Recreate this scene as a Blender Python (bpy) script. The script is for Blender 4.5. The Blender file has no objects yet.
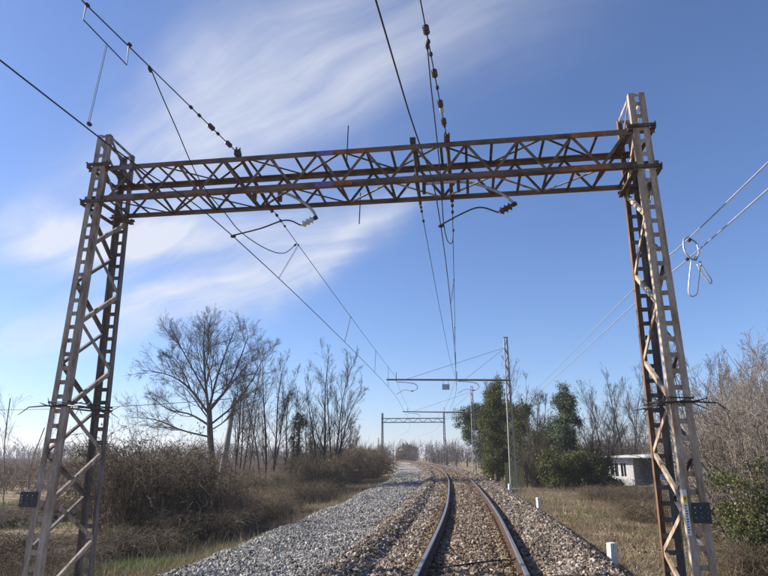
import bpy, math
import numpy as np
from mathutils import Vector
R = math.radians
PI = math.pi
rng = np.random.default_rng(11)
scene = bpy.context.scene
C = scene.collection

# ------------------------------------------------------------------ camera
cam_d = bpy.data.cameras.new('camera')
cam = bpy.data.objects.new('camera', cam_d); C.objects.link(cam)
cam_d.sensor_fit = 'HORIZONTAL'; cam_d.sensor_width = 36.0
cam_d.lens = 36.0 * 597.9 / 768.0
cam_d.clip_start = 0.1; cam_d.clip_end = 6000
EYE = 1.54
cam.location = (0, 0, EYE)
cam.rotation_euler = (R(90) + math.atan(169 / 597.9), 0, 0.141)
scene.camera = cam

# ------------------------------------------------------------------ sky, sun, exposure
SUN_EL, SUN_AZ = R(31), R(-85)          # azimuth measured clockwise from +Y (the track's direction)
world = bpy.data.worlds.new('World'); scene.world = world; world.use_nodes = True
SKY_STRENGTH = 0.086

def build_world():
    nt = world.node_tree; nt.nodes.clear()
    N = nt.nodes.new; L = nt.links.new
    out = N('ShaderNodeOutputWorld'); bg = N('ShaderNodeBackground')
    sky = N('ShaderNodeTexSky'); sky.sky_type = 'NISHITA'; sky.sun_disc = False
    sky.sun_elevation = SUN_EL; sky.sun_rotation = SUN_AZ
    sky.altitude = 100; sky.air_density = 1.0; sky.dust_density = 0.3; sky.ozone_density = 8.0
    bg.inputs['Strength'].default_value = SKY_STRENGTH
    tc = N('ShaderNodeTexCoord')
    sep = N('ShaderNodeSeparateXYZ'); L(tc.outputs['Generated'], sep.inputs[0])

    def M(op, a, b=None, c=None, clamp=False):
        m = N('ShaderNodeMath'); m.operation = op; m.use_clamp = clamp
        for i, v in enumerate((a, b, c)):
            if v is None: continue
            if isinstance(v, (int, float)): m.inputs[i].default_value = v
            else: L(v, m.inputs[i])
        return m.outputs[0]
    az = M('ARCTAN2', sep.outputs[0], sep.outputs[1])            # clockwise from +Y
    el = M('ARCSINE', sep.outputs[2])
    # cirrus sheet coordinates: a high flat layer seen in perspective
    dz = M('ADD', M('MAXIMUM', sep.outputs[2], 0.0), 0.12)
    comb = N('ShaderNodeCombineXYZ')
    L(M('DIVIDE', sep.outputs[0], dz), comb.inputs[0]); L(M('DIVIDE', sep.outputs[1], dz), comb.inputs[1])
    warp = N('ShaderNodeTexNoise'); warp.inputs['Scale'].default_value = 1.3; warp.inputs['Detail'].default_value = 3
    L(comb.outputs[0], warp.inputs['Vector'])
    wv = N('ShaderNodeVectorMath'); wv.operation = 'MULTIPLY_ADD'
    L(warp.outputs['Color'], wv.inputs[0]); wv.inputs[1].default_value = (0.42, 0.42, 0); L(comb.outputs[0], wv.inputs[2])
    mp0 = N('ShaderNodeMapping'); mp0.inputs['Rotation'].default_value = (0, 0, R(26)); L(wv.outputs[0], mp0.inputs['Vector'])
    mp = N('ShaderNodeMapping'); mp.inputs['Scale'].default_value = (0.55, 3.4, 1)
    L(mp0.outputs[0], mp.inputs['Vector'])
    fib = N('ShaderNodeTexNoise'); fib.inputs['Scale'].default_value = 1.6; fib.inputs['Detail'].default_value = 9; fib.inputs['Roughness'].default_value = 0.6
    L(mp.outputs[0], fib.inputs['Vector'])
    soft = N('ShaderNodeTexNoise'); soft.inputs['Scale'].default_value = 0.9; soft.inputs['Detail'].default_value = 4
    L(comb.outputs[0], soft.inputs['Vector'])
    # gentle bending of the streak axes
    bend = N('ShaderNodeTexNoise'); bend.inputs['Scale'].default_value = 3.5; bend.inputs['Detail'].default_value = 6; bend.inputs['Roughness'].default_value = 0.6
    L(tc.outputs['Generated'], bend.inputs['Vector'])
    bs = N('ShaderNodeSeparateColor'); L(bend.outputs['Color'], bs.inputs[0])
    az2 = M('ADD', az, M('MULTIPLY', M('SUBTRACT', bs.outputs[0], 0.5), 0.20))
    el2 = M('ADD', el, M('MULTIPLY', M('SUBTRACT', bs.outputs[1], 0.5), 0.13))

    def streak(a0, e0, rot, la, lb, amp, curve=0.0):
        da = M('SUBTRACT', az2, a0); de = M('SUBTRACT', el2, e0)
        c, s = math.cos(rot), math.sin(rot)
        u = M('ADD', M('MULTIPLY', da, c), M('MULTIPLY', de, s))
        v = M('SUBTRACT', M('MULTIPLY', de, c), M('MULTIPLY', da, s))
        if curve: v = M('SUBTRACT', v, M('MULTIPLY', M('MULTIPLY', u, u), curve))
        uu = M('DIVIDE', u, la); vv = M('DIVIDE', v, lb)
        q = M('ADD', M('MULTIPLY', uu, uu), M('MULTIPLY', vv, vv))
        return M('MULTIPLY', M('POWER', 2.718, M('MULTIPLY', q, -1.0)), amp)
    tot = None
    for st in CLOUDS:
        s_ = streak(*st)
        tot = s_ if tot is None else M('ADD', tot, s_)
    fibre = M('MULTIPLY_ADD', M('SUBTRACT', fib.outputs[0], 0.5), 1.9, 0.60)
    general = M('MULTIPLY', M('MULTIPLY', M('SUBTRACT', soft.outputs[0], 0.52, clamp=True), 0.4), fib.outputs[0])
    dens = M('MULTIPLY', M('ADD', tot, general), M('MAXIMUM', fibre, 0.12))
    dens = M('MULTIPLY', dens, M('MULTIPLY_ADD', M('SUBTRACT', el, 0.02, clamp=True), 8.0, 0.0, clamp=True))
    dens = M('MINIMUM', dens, 0.85)
    mix = N('ShaderNodeMix'); mix.data_type = 'RGBA'
    L(dens, mix.inputs['Factor'])
    hs = N('ShaderNodeMix'); hs.data_type = 'RGBA'; hs.blend_type = 'MULTIPLY'; hs.inputs['Factor'].default_value = 1.0
    L(sky.outputs[0], hs.inputs['A']); hs.inputs['B'].default_value = SKY_TINT
    L(hs.outputs['Result'], mix.inputs['A']); mix.inputs['B'].default_value = CLOUD_COL
    L(mix.outputs['Result'], bg.inputs['Color']); L(bg.outputs[0], out.inputs['Surface'])

SKY_TINT = (1.08, 0.98, 1.02, 1)
CLOUD_COL = (5.0, 5.15, 5.6, 1)
#         azimuth elevation  tilt   length width strength curve
CLOUDS = [(-0.62, 0.322, 0.08, 0.12, 0.042, 1.05, 0.0),
          (-0.44, 0.346, 0.16, 0.22, 0.034, 0.85, 0.0),
          (-0.50, 0.226, 0.36, 0.25, 0.036, 1.10, 0.15),
          (-0.22, 0.345, 0.55, 0.16, 0.030, 0.62, 0.0),
          (-0.50, 0.485, 0.85, 0.17, 0.075, 0.60, 0.0),
          (-0.30, 0.620, 0.70, 0.34, 0.125, 0.72, 0.0),
          (0.02, 0.700, 0.25, 0.30, 0.090, 0.34, 0.0)]
build_world()

sun_d = bpy.data.lights.new('sun', 'SUN'); sun_d.energy = 5.0; sun_d.angle = R(0.53); sun_d.color = (1.0, 0.93, 0.83)
sun = bpy.data.objects.new('sun', sun_d); C.objects.link(sun)
to_sun = Vector((math.sin(SUN_AZ) * math.cos(SUN_EL), math.cos(SUN_AZ) * math.cos(SUN_EL), math.sin(SUN_EL)))
sun.rotation_euler = to_sun.to_track_quat('Z', 'Y').to_euler()
scene.view_settings.view_transform = 'Standard'; scene.view_settings.look = 'None'
scene.view_settings.exposure = 0.95; scene.view_settings.gamma = 1.0
scene.view_settings.use_curve_mapping = False
scene.cycles.max_bounces = 6; scene.cycles.transparent_max_bounces = 8

# ------------------------------------------------------------------ mesh helpers
def mesh_from(name, v, f, mats=(), smooth=False, midx=None):
    v = np.asarray(v, dtype=np.float32).reshape(-1, 3)
    me = bpy.data.meshes.new(name)
    if isinstance(f, np.ndarray):
        n = f.shape[1]; nf = len(f)
        me.vertices.add(len(v)); me.vertices.foreach_set('co', v.ravel())
        me.loops.add(nf * n); me.loops.foreach_set('vertex_index', f.astype(np.int32).ravel())
        me.polygons.add(nf); me.polygons.foreach_set('loop_start', np.arange(0, nf * n, n, dtype=np.int32))
        me.update(calc_edges=True); me.validate()
    else:
        me.from_pydata([tuple(map(float, p)) for p in v], [], [tuple(int(i) for i in q) for q in f]); me.update()
    for m in mats: me.materials.append(m)
    if midx is not None: me.polygons.foreach_set('material_index', np.asarray(midx, dtype=np.int32))
    if smooth: me.polygons.foreach_set('use_smooth', np.ones(len(me.polygons), dtype=bool))
    return me

def link(name, me, parent=None, loc=(0, 0, 0), rot=(0, 0, 0), scl=(1, 1, 1)):
    o = bpy.data.objects.new(name, me); C.objects.link(o)
    o.location = loc; o.rotation_euler = rot; o.scale = scl
    if parent is not None: o.parent = parent
    return o

def tag(o, label=None, cat=None, group=None, kind=None):
    if label: o['label'] = label
    if cat: o['category'] = cat
    if group: o['group'] = group
    if kind: o['kind'] = kind
    return o

def thing(name, label, cat, loc=(0, 0, 0), rotz=0.0, group=None):
    o = bpy.data.objects.new(name, None); C.objects.link(o)
    o.location = loc; o.rotation_euler = (0, 0, rotz); o.empty_display_size = 0.2
    return tag(o, label, cat, group)

class MB:
    """collects convex pieces into one mesh"""
    def __init__(s): s.v = []; s.f = []; s.n = 0; s.mi = []
    def add(s, v, f, mi=0):
        v = np.asarray(v, float).reshape(-1, 3)
        s.v.append(v); s.f += [tuple(int(i) + s.n for i in q) for q in f]; s.mi += [mi] * len(f); s.n += len(v); return s
    def box(s, a, b, mi=0):
        x0, y0, z0 = np.minimum(a, b); x1, y1, z1 = np.maximum(a, b)
        return s.add([(x0,y0,z0),(x1,y0,z0),(x1,y1,z0),(x0,y1,z0),(x0,y0,z1),(x1,y0,z1),(x1,y1,z1),(x0,y1,z1)],
                     [(0,3,2,1),(4,5,6,7),(0,1,5,4),(1,2,6,5),(2,3,7,6),(3,0,4,7)], mi)
    def prof(s, p0, p1, ex, ey, poly, mi=0, scale1=1.0):
        """extrude a 2D polygon (in axes ex, ey) from p0 to p1"""
        p0 = np.asarray(p0, float); p1 = np.asarray(p1, float); ex = np.asarray(ex, float); ey = np.asarray(ey, float)
        n = len(poly)
        a = [p0 + ex * q[0] + ey * q[1] for q in poly]; b = [p1 + (ex * q[0] + ey * q[1]) * scale1 for q in poly]
        f = [(i, (i + 1) % n, n + (i + 1) % n, n + i) for i in range(n)] + [tuple(range(n))[::-1], tuple(range(n, 2 * n))]
        return s.add(a + b, f, mi)
    def bar(s, p0, p1, w, t, up=(0, 0, 1), mi=0):
        """flat bar: width w along the in-plane normal, thickness t along 'up'"""
        p0 = np.asarray(p0, float); p1 = np.asarray(p1, float); d = p1 - p0; d /= np.linalg.norm(d)
        up = np.asarray(up, float); up = up - d * (up @ d)
        if np.linalg.norm(up) < 1e-6: up = np.array([1., 0, 0]) - d * d[0]
        up /= np.linalg.norm(up); sd = np.cross(d, up)
        return s.prof(p0, p1, sd, up, [(-w/2,-t/2),(w/2,-t/2),(w/2,t/2),(-w/2,t/2)], mi)
    def angle(s, p0, p1, ex, ey, a, b, t, mi=0):
        """L angle: legs a along ex and b along ey, corner at the line p0-p1"""
        return s.prof(p0, p1, ex, ey, [(0,0),(a,0),(a,t),(t,t),(t,b),(0,b)], mi)
    def tube(s, pts, r, n=6, mi=0, cap=True):
        pts = np.asarray(pts, float); K = len(pts); r = np.broadcast_to(np.asarray(r, float), (K,))
        V, F = tube_arrays(pts[None], r[None], n)
        F = [tuple(q) for q in F]
        if cap: F += [tuple(range(n))[::-1], tuple(range((K - 1) * n, K * n))]
        return s.add(V, F, mi)
    def lathe(s, prof, p0, axis, n=10, mi=0):
        """rings (distance along axis, radius)"""
        p0 = np.asarray(p0, float); d = np.array(axis, float); d /= np.linalg.norm(d)
        a = np.cross(d, (0, 0, 1.)) if abs(d[2]) < .9 else np.cross(d, (1., 0, 0)); a /= np.linalg.norm(a); b = np.cross(d, a)
        v = []; f = []
        for (h, r) in prof:
            for k in range(n):
                t = 2 * PI * k / n; v.append(p0 + d * h + (a * math.cos(t) + b * math.sin(t)) * r)
        for i in range(len(prof) - 1):
            for k in range(n): f.append((i*n+k, i*n+(k+1)%n, (i+1)*n+(k+1)%n, (i+1)*n+k))
        f += [tuple(range(n))[::-1], tuple(range((len(prof)-1)*n, len(prof)*n))]
        return s.add(v, f, mi)
    def build(s, name, mats, parent=None, smooth=False, **k):
        if not isinstance(mats, (list, tuple)): mats = [mats]
        me = mesh_from(name, np.concatenate(s.v), s.f, mats, smooth, s.mi)
        return link(name, me, parent, **k)

def tube_arrays(P, Rr, n=3):
    """P (B,K,3) polylines, Rr (B,K) radii -> verts, quads; all vectorised"""
    B, K, _ = P.shape
    D = np.empty_like(P); D[:, 1:-1] = P[:, 2:] - P[:, :-2] if K > 2 else 0
    D[:, 0] = P[:, 1] - P[:, 0]; D[:, -1] = P[:, -1] - P[:, -2]
    D /= np.linalg.norm(D, axis=2, keepdims=True) + 1e-9
    ref = np.where(np.abs(D[:, :1, 2:3]) < 0.9, np.array([[[0, 0, 1.]]]), np.array([[[1., 0, 0]]]))
    A = np.cross(D, np.broadcast_to(ref, D.shape)); A /= np.linalg.norm(A, axis=2, keepdims=True) + 1e-9
    Bn = np.cross(D, A)
    th = 2 * PI * np.arange(n) / n
    V = P[:, :, None, :] + Rr[:, :, None, None] * (A[:, :, None, :] * np.cos(th)[None, None, :, None] + Bn[:, :, None, :] * np.sin(th)[None, None, :, None])
    idx = np.arange(B * K * n).reshape(B, K, n)
    a = idx[:, :-1, :]; b = np.roll(a, -1, axis=2); c = idx[:, 1:, :]; d = np.roll(c, -1, axis=2)
    F = np.stack([a, b, d, c], axis=-1).reshape(-1, 4)
    return V.reshape(-1, 3), F

def strands(groups, n=3):
    """list of (P,R) with different K -> one vertex and quad array"""
    V = []; F = []; o = 0
    for P, Rr in groups:
        if len(P) == 0: continue
        v, f = tube_arrays(P, Rr, n); V.append(v); F.append(f + o); o += len(v)
    return np.concatenate(V), np.concatenate(F)

def leaf_arrays(Ps, size, jit=0.5, flat=0.0, r=rng, aspect=0.6):
    """small folded leaves (two quads each is too dear: one diamond quad) at points Ps"""
    n = len(Ps); s = size * (1 - jit / 2 + jit * r.random(n))
    d = r.normal(size=(n, 3)); d[:, 2] *= (1 - flat); d /= np.linalg.norm(d, axis=1, keepdims=True)
    e = r.normal(size=(n, 3)); e -= d * (e * d).sum(1, keepdims=True); e /= np.linalg.norm(e, axis=1, keepdims=True)
    nn = np.cross(d, e)
    a = Ps - d * s[:, None] * .5; b = Ps + e * s[:, None] * aspect * .5 + nn * s[:, None] * .08
    c = Ps + d * s[:, None] * .5; q = Ps - e * s[:, None] * aspect * .5 + nn * s[:, None] * .08
    V = np.stack([a, b, c, q], axis=1).reshape(-1, 3)
    return V, np.arange(n * 4).reshape(n, 4)

def catmull(pts, per=8):
    p = np.asarray(pts, float); p = np.vstack([2 * p[0] - p[1], p, 2 * p[-1] - p[-2]]); out = []
    for i in range(1, len(p) - 2):
        for t in np.arange(per) / per:
            out.append(0.5 * ((2*p[i]) + (-p[i-1]+p[i+1])*t + (2*p[i-1]-5*p[i]+4*p[i+1]-p[i+2])*t*t + (-p[i-1]+3*p[i]-3*p[i+1]+p[i+2])*t**3))
    out.append(p[-2]); return np.array(out)

# ------------------------------------------------------------------ materials
def mat(name, build, rough=0.85):
    m = bpy.data.materials.new(name); m.use_nodes = True
    nt = m.node_tree; b = nt.nodes['Principled BSDF']; b.inputs['Roughness'].default_value = rough
    build(nt, b, nt.nodes.new, nt.links.new); return m

def col3(c): return (c[0], c[1], c[2], 1)

def noise_mat(name, cols, scale=4.0, detail=6, rough=0.85, bump=0.0, coord='Object', bscale=None, metal=0.0, stretch=None, contrast=(0.3, 0.7), trans=0.0, spec=0.3, fine=0.0, fscale=60):
    def f(nt, b, N, L):
        tc = N('ShaderNodeTexCoord'); src = tc.outputs[coord]
        if coord == 'World':
            pass
        if stretch:
            mp = N('ShaderNodeMapping'); mp.inputs['Scale'].default_value = stretch; L(src, mp.inputs[0]); src = mp.outputs[0]
        no = N('ShaderNodeTexNoise'); no.inputs['Scale'].default_value = scale; no.inputs['Detail'].default_value = detail; no.inputs['Roughness'].default_value = .62
        L(src, no.inputs['Vector'])
        cr = N('ShaderNodeValToRGB'); el = cr.color_ramp.elements
        lo, hi = contrast
        el[0].position = lo; el[0].color = col3(cols[0]); el[1].position = hi; el[1].color = col3(cols[-1])
        for i, c in enumerate(cols[1:-1]):
            e = el.new(lo + (hi - lo) * (i + 1) / (len(cols) - 1)); e.color = col3(c)
        L(no.outputs[0], cr.inputs[0]); out = cr.outputs[0]
        if fine:
            n2 = N('ShaderNodeTexNoise'); n2.inputs['Scale'].default_value = fscale; n2.inputs['Detail'].default_value = 3
            L(src, n2.inputs['Vector'])
            mr = N('ShaderNodeMapRange'); mr.inputs[1].default_value = .3; mr.inputs[2].default_value = .7; mr.inputs[3].default_value = 1 - fine; mr.inputs[4].default_value = 1 + fine
            L(n2.outputs[0], mr.inputs[0])
            mx = N('ShaderNodeMix'); mx.data_type = 'RGBA'; mx.blend_type = 'MULTIPLY'; mx.inputs['Factor'].default_value = 1
            L(out, mx.inputs['A']); L(mr.outputs[0], mx.inputs['B']); out = mx.outputs['Result']
        L(out, b.inputs['Base Color'])
        b.inputs['Metallic'].default_value = metal; b.inputs['Specular IOR Level'].default_value = spec
        if bump:
            bn = N('ShaderNodeBump'); bn.inputs['Strength'].default_value = bump; bn.inputs['Distance'].default_value = .02
            n3 = N('ShaderNodeTexNoise'); n3.inputs['Scale'].default_value = bscale or scale * 4; n3.inputs['Detail'].default_value = 6
            L(src, n3.inputs['Vector']); L(n3.outputs[0], bn.inputs['Height']); L(bn.outputs[0], b.inputs['Normal'])
        if trans:
            b.inputs['Transmission Weight'].default_value = 0
            td = N('ShaderNodeBsdfTranslucent'); L(out, td.inputs['Color'])
            ms = N('ShaderNodeMixShader'); ms.inputs[0].default_value = trans
            o = nt.nodes['Material Output']; L(b.outputs[0], ms.inputs[1]); L(td.outputs[0], ms.inputs[2]); L(ms.outputs[0], o.inputs[0])
    return mat(name, f, rough)

def geo_noise_mat(name, cols, scale, **k):
    """like noise_mat but in world position, so that copies differ"""
    m = noise_mat(name, cols, scale, **k)
    nt = m.node_tree; g = nt.nodes.new('ShaderNodeNewGeometry')
    for l in list(nt.links):
        if l.from_node.type == 'TEX_COORD':
            nt.links.new(g.outputs['Position'], l.to_socket)
    return m

M = {}
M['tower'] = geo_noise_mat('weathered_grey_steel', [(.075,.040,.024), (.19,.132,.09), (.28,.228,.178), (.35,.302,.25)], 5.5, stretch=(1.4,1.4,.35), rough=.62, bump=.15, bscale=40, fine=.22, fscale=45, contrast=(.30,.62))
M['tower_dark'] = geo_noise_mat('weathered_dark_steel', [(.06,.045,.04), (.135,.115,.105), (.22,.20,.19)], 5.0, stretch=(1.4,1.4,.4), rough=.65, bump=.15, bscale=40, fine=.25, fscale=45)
M['tower_warm'] = geo_noise_mat('beige_flaking_and_sunlit_steel', [(.10,.055,.03), (.24,.162,.10), (.33,.25,.172), (.40,.335,.255)], 4.5, stretch=(1.4,1.4,.3), rough=.6, bump=.15, bscale=40, fine=.22, fscale=45, contrast=(.30,.60))  # right tower's own beige; also stands in for sunlight on some beam diagonals
M['tower_rust'] = geo_noise_mat('orange_brown_rusted_steel', [(.05,.028,.02), (.14,.075,.040), (.23,.14,.08)], 4.5, stretch=(1.4,1.4,.3), rough=.7, bump=.15, bscale=40, fine=.22, fscale=45)
M['beam'] = geo_noise_mat('rusty_brown_steel', [(.045,.028,.020), (.105,.066,.043), (.17,.108,.068), (.15,.12,.10)], 4.0, stretch=(.6,1.5,1.5), rough=.7, bump=.2, bscale=45, fine=.25, fscale=50)
M['beam_lace'] = geo_noise_mat('rusty_lacing_steel', [(.035,.023,.018), (.085,.056,.041), (.14,.10,.075)], 6.0, rough=.7, fine=.25, fscale=50)
M['orange'] = geo_noise_mat('orange_rust_paint', [(.16,.055,.015), (.36,.13,.03)], 9, rough=.6, fine=.2)
M['purple'] = geo_noise_mat('faded_purple_paint', [(.10,.07,.2), (.22,.17,.33)], 9, rough=.6, fine=.2)
M['mauve'] = geo_noise_mat('faded_mauve_paint', [(.10,.075,.085), (.19,.15,.17)], 9, rough=.6, fine=.2)
M['black_metal'] = noise_mat('dark_wire_metal', [(.02,.018,.017), (.05,.042,.036)], 20, rough=.5)
M['copper'] = noise_mat('dark_oxidised_copper', [(.025,.022,.022), (.06,.045,.038)], 8, rough=.55, metal=.2)
M['dropper'] = noise_mat('dull_dropper_wire', [(.10,.10,.105), (.18,.18,.185)], 15, rough=.6)
M['alu'] = noise_mat('bright_bare_cable', [(.42,.42,.42), (.62,.62,.61)], 15, rough=.42, metal=.3)
M['galv'] = noise_mat('galvanised_tube', [(.30,.31,.32), (.48,.49,.50)], 9, rough=.45, metal=.35, fine=.15)
M['porcelain'] = noise_mat('brown_glazed_porcelain', [(.045,.022,.015), (.09,.04,.024)], 15, rough=.25, spec=.5)
M['porcelain_w'] = noise_mat('pale_grey_insulator', [(.42,.41,.38), (.58,.57,.53)], 15, rough=.3, spec=.5)
M['plate'] = noise_mat('dark_slate_plate', [(.02,.024,.03), (.05,.055,.062)], 12, rough=.5, fine=.2)
M['plate_bolt'] = noise_mat('dull_bolt', [(.05,.05,.055), (.11,.11,.115)], 30, rough=.6)
M['rail'] = noise_mat('rusty_rail_steel', [(.03,.017,.010), (.065,.035,.02), (.10,.055,.03)], 5, rough=.75, fine=.3, fscale=30)
M['rail_top'] = noise_mat('worn_running_surface', [(.16,.15,.15), (.27,.26,.26)], 3, rough=.38, metal=.45, stretch=(6,.4,6))
M['sleeper'] = noise_mat('dusty_concrete_sleeper', [(.12,.095,.07), (.22,.185,.145)], 6, rough=.95, bump=.4, fine=.3)
M['clip'] = noise_mat('rusty_clip', [(.06,.03,.016), (.14,.07,.03)], 30, rough=.8)
M['cable_black'] = noise_mat('black_rubber_cable', [(.012,.012,.012), (.03,.028,.026)], 20, rough=.6)
M['white_concrete'] = geo_noise_mat('whitewashed_concrete', [(.52,.50,.46), (.74,.73,.70), (.80,.79,.77)], 8, rough=.9, bump=.3, fine=.12)
M['pale_steel'] = geo_noise_mat('pale_painted_steel', [(.24,.22,.19), (.40,.38,.34)], 4, rough=.6, fine=.15)
M['concrete'] = geo_noise_mat('old_grey_concrete', [(.20,.19,.17), (.36,.35,.32)], 5, rough=.95, bump=.4, fine=.2)
M['white_wall'] = geo_noise_mat('white_rendered_wall', [(.55,.54,.51), (.80,.79,.77)], 2.5, rough=.9, fine=.08)
M['roof_sheet'] = geo_noise_mat('pale_roof_sheet', [(.58,.59,.6), (.78,.78,.78)], 2, rough=.5)
M['dark_glass'] = noise_mat('dark_opening', [(.015,.017,.02), (.04,.042,.045)], 3, rough=.2, spec=.5)
M['blue_tarp'] = noise_mat('blue_plastic_sheet', [(.02,.035,.13), (.05,.08,.26)], 8, rough=.5)
M['green_board'] = geo_noise_mat('mossy_yellow_green_board', [(.20,.18,.07), (.38,.34,.15)], 5, stretch=(3,3,.4), rough=.9, fine=.2)
M['dark_wood'] = geo_noise_mat('dark_wet_wood', [(.04,.03,.022), (.09,.07,.05)], 6, stretch=(3,3,.4), rough=.9)
M['sign_white'] = noise_mat('sign_white', [(.62,.62,.6), (.75,.75,.73)], 20, rough=.5)
M['sign_yellow'] = noise_mat('sign_yellow', [(.62,.45,.03), (.72,.53,.05)], 20, rough=.5)
M['sign_blue'] = noise_mat('sign_blue', [(.02,.04,.2), (.04,.07,.28)], 20, rough=.5)
M['sign_black'] = noise_mat('sign_black', [(.01,.01,.01), (.02,.02,.02)], 20, rough=.5)
M['bark'] = geo_noise_mat('grey_brown_bark', [(.035,.028,.023), (.08,.066,.054), (.125,.107,.09)], 5, stretch=(2,2,.5), rough=.95, bump=.4)
M['twig'] = geo_noise_mat('bare_twig', [(.035,.028,.024), (.085,.068,.057)], 3, rough=.9)
M['twig_mid'] = geo_noise_mat('brown_grey_twig', [(.055,.043,.034), (.13,.104,.083)], 1.2, rough=.9)
M['twig_pale'] = geo_noise_mat('pale_grey_twig', [(.13,.108,.09), (.30,.255,.21)], 1.2, rough=.9)
M['cane'] = geo_noise_mat('brown_bramble_cane', [(.055,.040,.027), (.13,.097,.064), (.25,.195,.13)], 1.1, rough=.9)
M['dead_leaf'] = geo_noise_mat('dead_brown_leaf', [(.045,.032,.018), (.115,.080,.042), (.20,.15,.082)], 1.5, rough=.9, trans=.25, fine=.35, fscale=25)
M['ivy'] = geo_noise_mat('ivy_leaf', [(.018,.029,.010), (.048,.07,.022), (.10,.125,.04)], 1.3, rough=.5, trans=.2, fine=.4, fscale=20)
M['olive_leaf'] = geo_noise_mat('olive_green_leaf', [(.035,.042,.014), (.095,.105,.032), (.19,.18,.065)], 1.4, rough=.6, trans=.25, fine=.4, fscale=20)
M['conifer'] = geo_noise_mat('grey_green_needle', [(.035,.05,.026), (.085,.11,.06), (.15,.17,.10)], 1.6, rough=.7, trans=.15, fine=.35, fscale=20)
M['dry_grass'] = geo_noise_mat('dry_straw_grass', [(.13,.098,.062), (.255,.20,.132), (.38,.315,.22)], .9, rough=.9, trans=.3, fine=.3, fscale=15)
M['green_grass'] = geo_noise_mat('fresh_green_grass', [(.05,.085,.018), (.10,.16,.032), (.15,.20,.055)], 2.5, rough=.7, trans=.3, fine=.3, fscale=15)
M['vine'] = geo_noise_mat('bare_vine_wood', [(.07,.045,.034), (.15,.105,.08), (.22,.165,.125)], .35, rough=.9)
M['far_wood'] = geo_noise_mat('bare_far_wood', [(.07,.055,.05), (.13,.105,.092)], .05, rough=.95)

# ------------------------------------------------------------------ the line of the track
_ky = np.array([-60, -20, 9, 18, 28.5, 47, 66.5, 84, 104, 116, 143, 170, 197, 240, 300.])
_kx = np.array([-.07, -.07, -.07, -.09, -.35, -1.10, -2.45, -4.15, -6.55, -8.3, -13.0, -17.9, -23.2, -32.5, -46.])
def _spline(xk, yk):
    n = len(xk); h = np.diff(xk); A = np.eye(n); b = np.zeros(n)
    for i in range(1, n - 1):
        A[i, i-1] = h[i-1]; A[i, i] = 2 * (h[i-1] + h[i]); A[i, i+1] = h[i]
        b[i] = 6 * ((yk[i+1]-yk[i])/h[i] - (yk[i]-yk[i-1])/h[i-1])
    m = np.linalg.solve(A, b)
    def f(x):
        x = np.asarray(x, float); i = np.clip(np.searchsorted(xk, x) - 1, 0, n - 2); d = x - xk[i]; hh = h[i]
        return yk[i] + d * ((yk[i+1]-yk[i])/hh - hh*(2*m[i]+m[i+1])/6) + d*d*m[i]/2 + d**3*(m[i+1]-m[i])/(6*hh)
    return f
track_x = _spline(_ky, _kx)
def heading(Y): return (track_x(np.asarray(Y) + .5) - track_x(np.asarray(Y) - .5))
def rise(Y): return np.maximum(0, .0035 * (np.asarray(Y, float) - 20))

def hnoise(x, y, seed=0, scale=1.0):
    """cheap smooth value noise"""
    x = np.asarray(x, float) * scale; y = np.asarray(y, float) * scale
    xi = np.floor(x).astype(np.int64); yi = np.floor(y).astype(np.int64); fx = x - xi; fy = y - yi
    fx = fx*fx*(3-2*fx); fy = fy*fy*(3-2*fy)
    def h(a, b):
        k = (a * 374761393 + b * 668265263 + seed * 1442695041) & 0x7fffffff
        k = ((k ^ (k >> 13)) * 1274126177) & 0x7fffffff
        return ((k ^ (k >> 16)) & 0xffff) / 65535.0
    return (h(xi,yi)*(1-fx)+h(xi+1,yi)*fx)*(1-fy)+(h(xi,yi+1)*(1-fx)+h(xi+1,yi+1)*fx)*fy

def ballast_z(s, Y, X=None):
    """surface of the ballast bed at offset s from the track's centre"""
    X = s + track_x(Y) if X is None else X
    n = (hnoise(X, Y, 3, 2.3) - .5) * .05 + (hnoise(X, Y, 4, .8) - .5) * .04
    a = np.abs(s)
    z = np.full(np.shape(s), -.165)
    # left: a trough by the sleeper ends, then a berm, then the slope to the gravel
    left = np.interp(-np.asarray(s, float), [0, .3, .5, 1.0, 1.15, 1.45, 1.62, 1.95, 2.2, 2.75, 3.2], [-.150, -.155, -.20, -.20, -.17, -.20, -.26, -.09, -.12, -.47, -.62])
    right = np.interp(np.asarray(s, float), [0, .3, .5, 1.0, 1.2, 1.5, 1.95, 2.25, 2.95, 3.3], [-.150, -.155, -.20, -.21, -.17, -.16, -.10, -.17, -.66, -.86])
    z = np.where(np.asarray(s) < 0, left, right)
    return z + n * np.interp(a, [0, 1.2, 1.6], [.45, .5, 1.0]) + rise(Y)

def gravel_z(s, Y, X=None):
    X = s + track_x(Y) if X is None else X
    n = (hnoise(X, Y, 7, 1.1) - .5) * .10 + (hnoise(X, Y, 8, .35) - .5) * .10 + (hnoise(X, Y, 9, 3.0) - .5) * .04
    z = np.interp(-np.asarray(s, float), [1.9, 2.4, 2.9, 5.0, 5.5, 6.3, 6.9], [-.70, -.50, -.43, -.43, -.48, -.80, -1.1])
    e = (hnoise(X * 0, Y, 12, .5) - .5) * .2
    return z + n + e * np.interp(-np.asarray(s, float), [4.2, 5.5], [0, 1]) + rise(Y)

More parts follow.
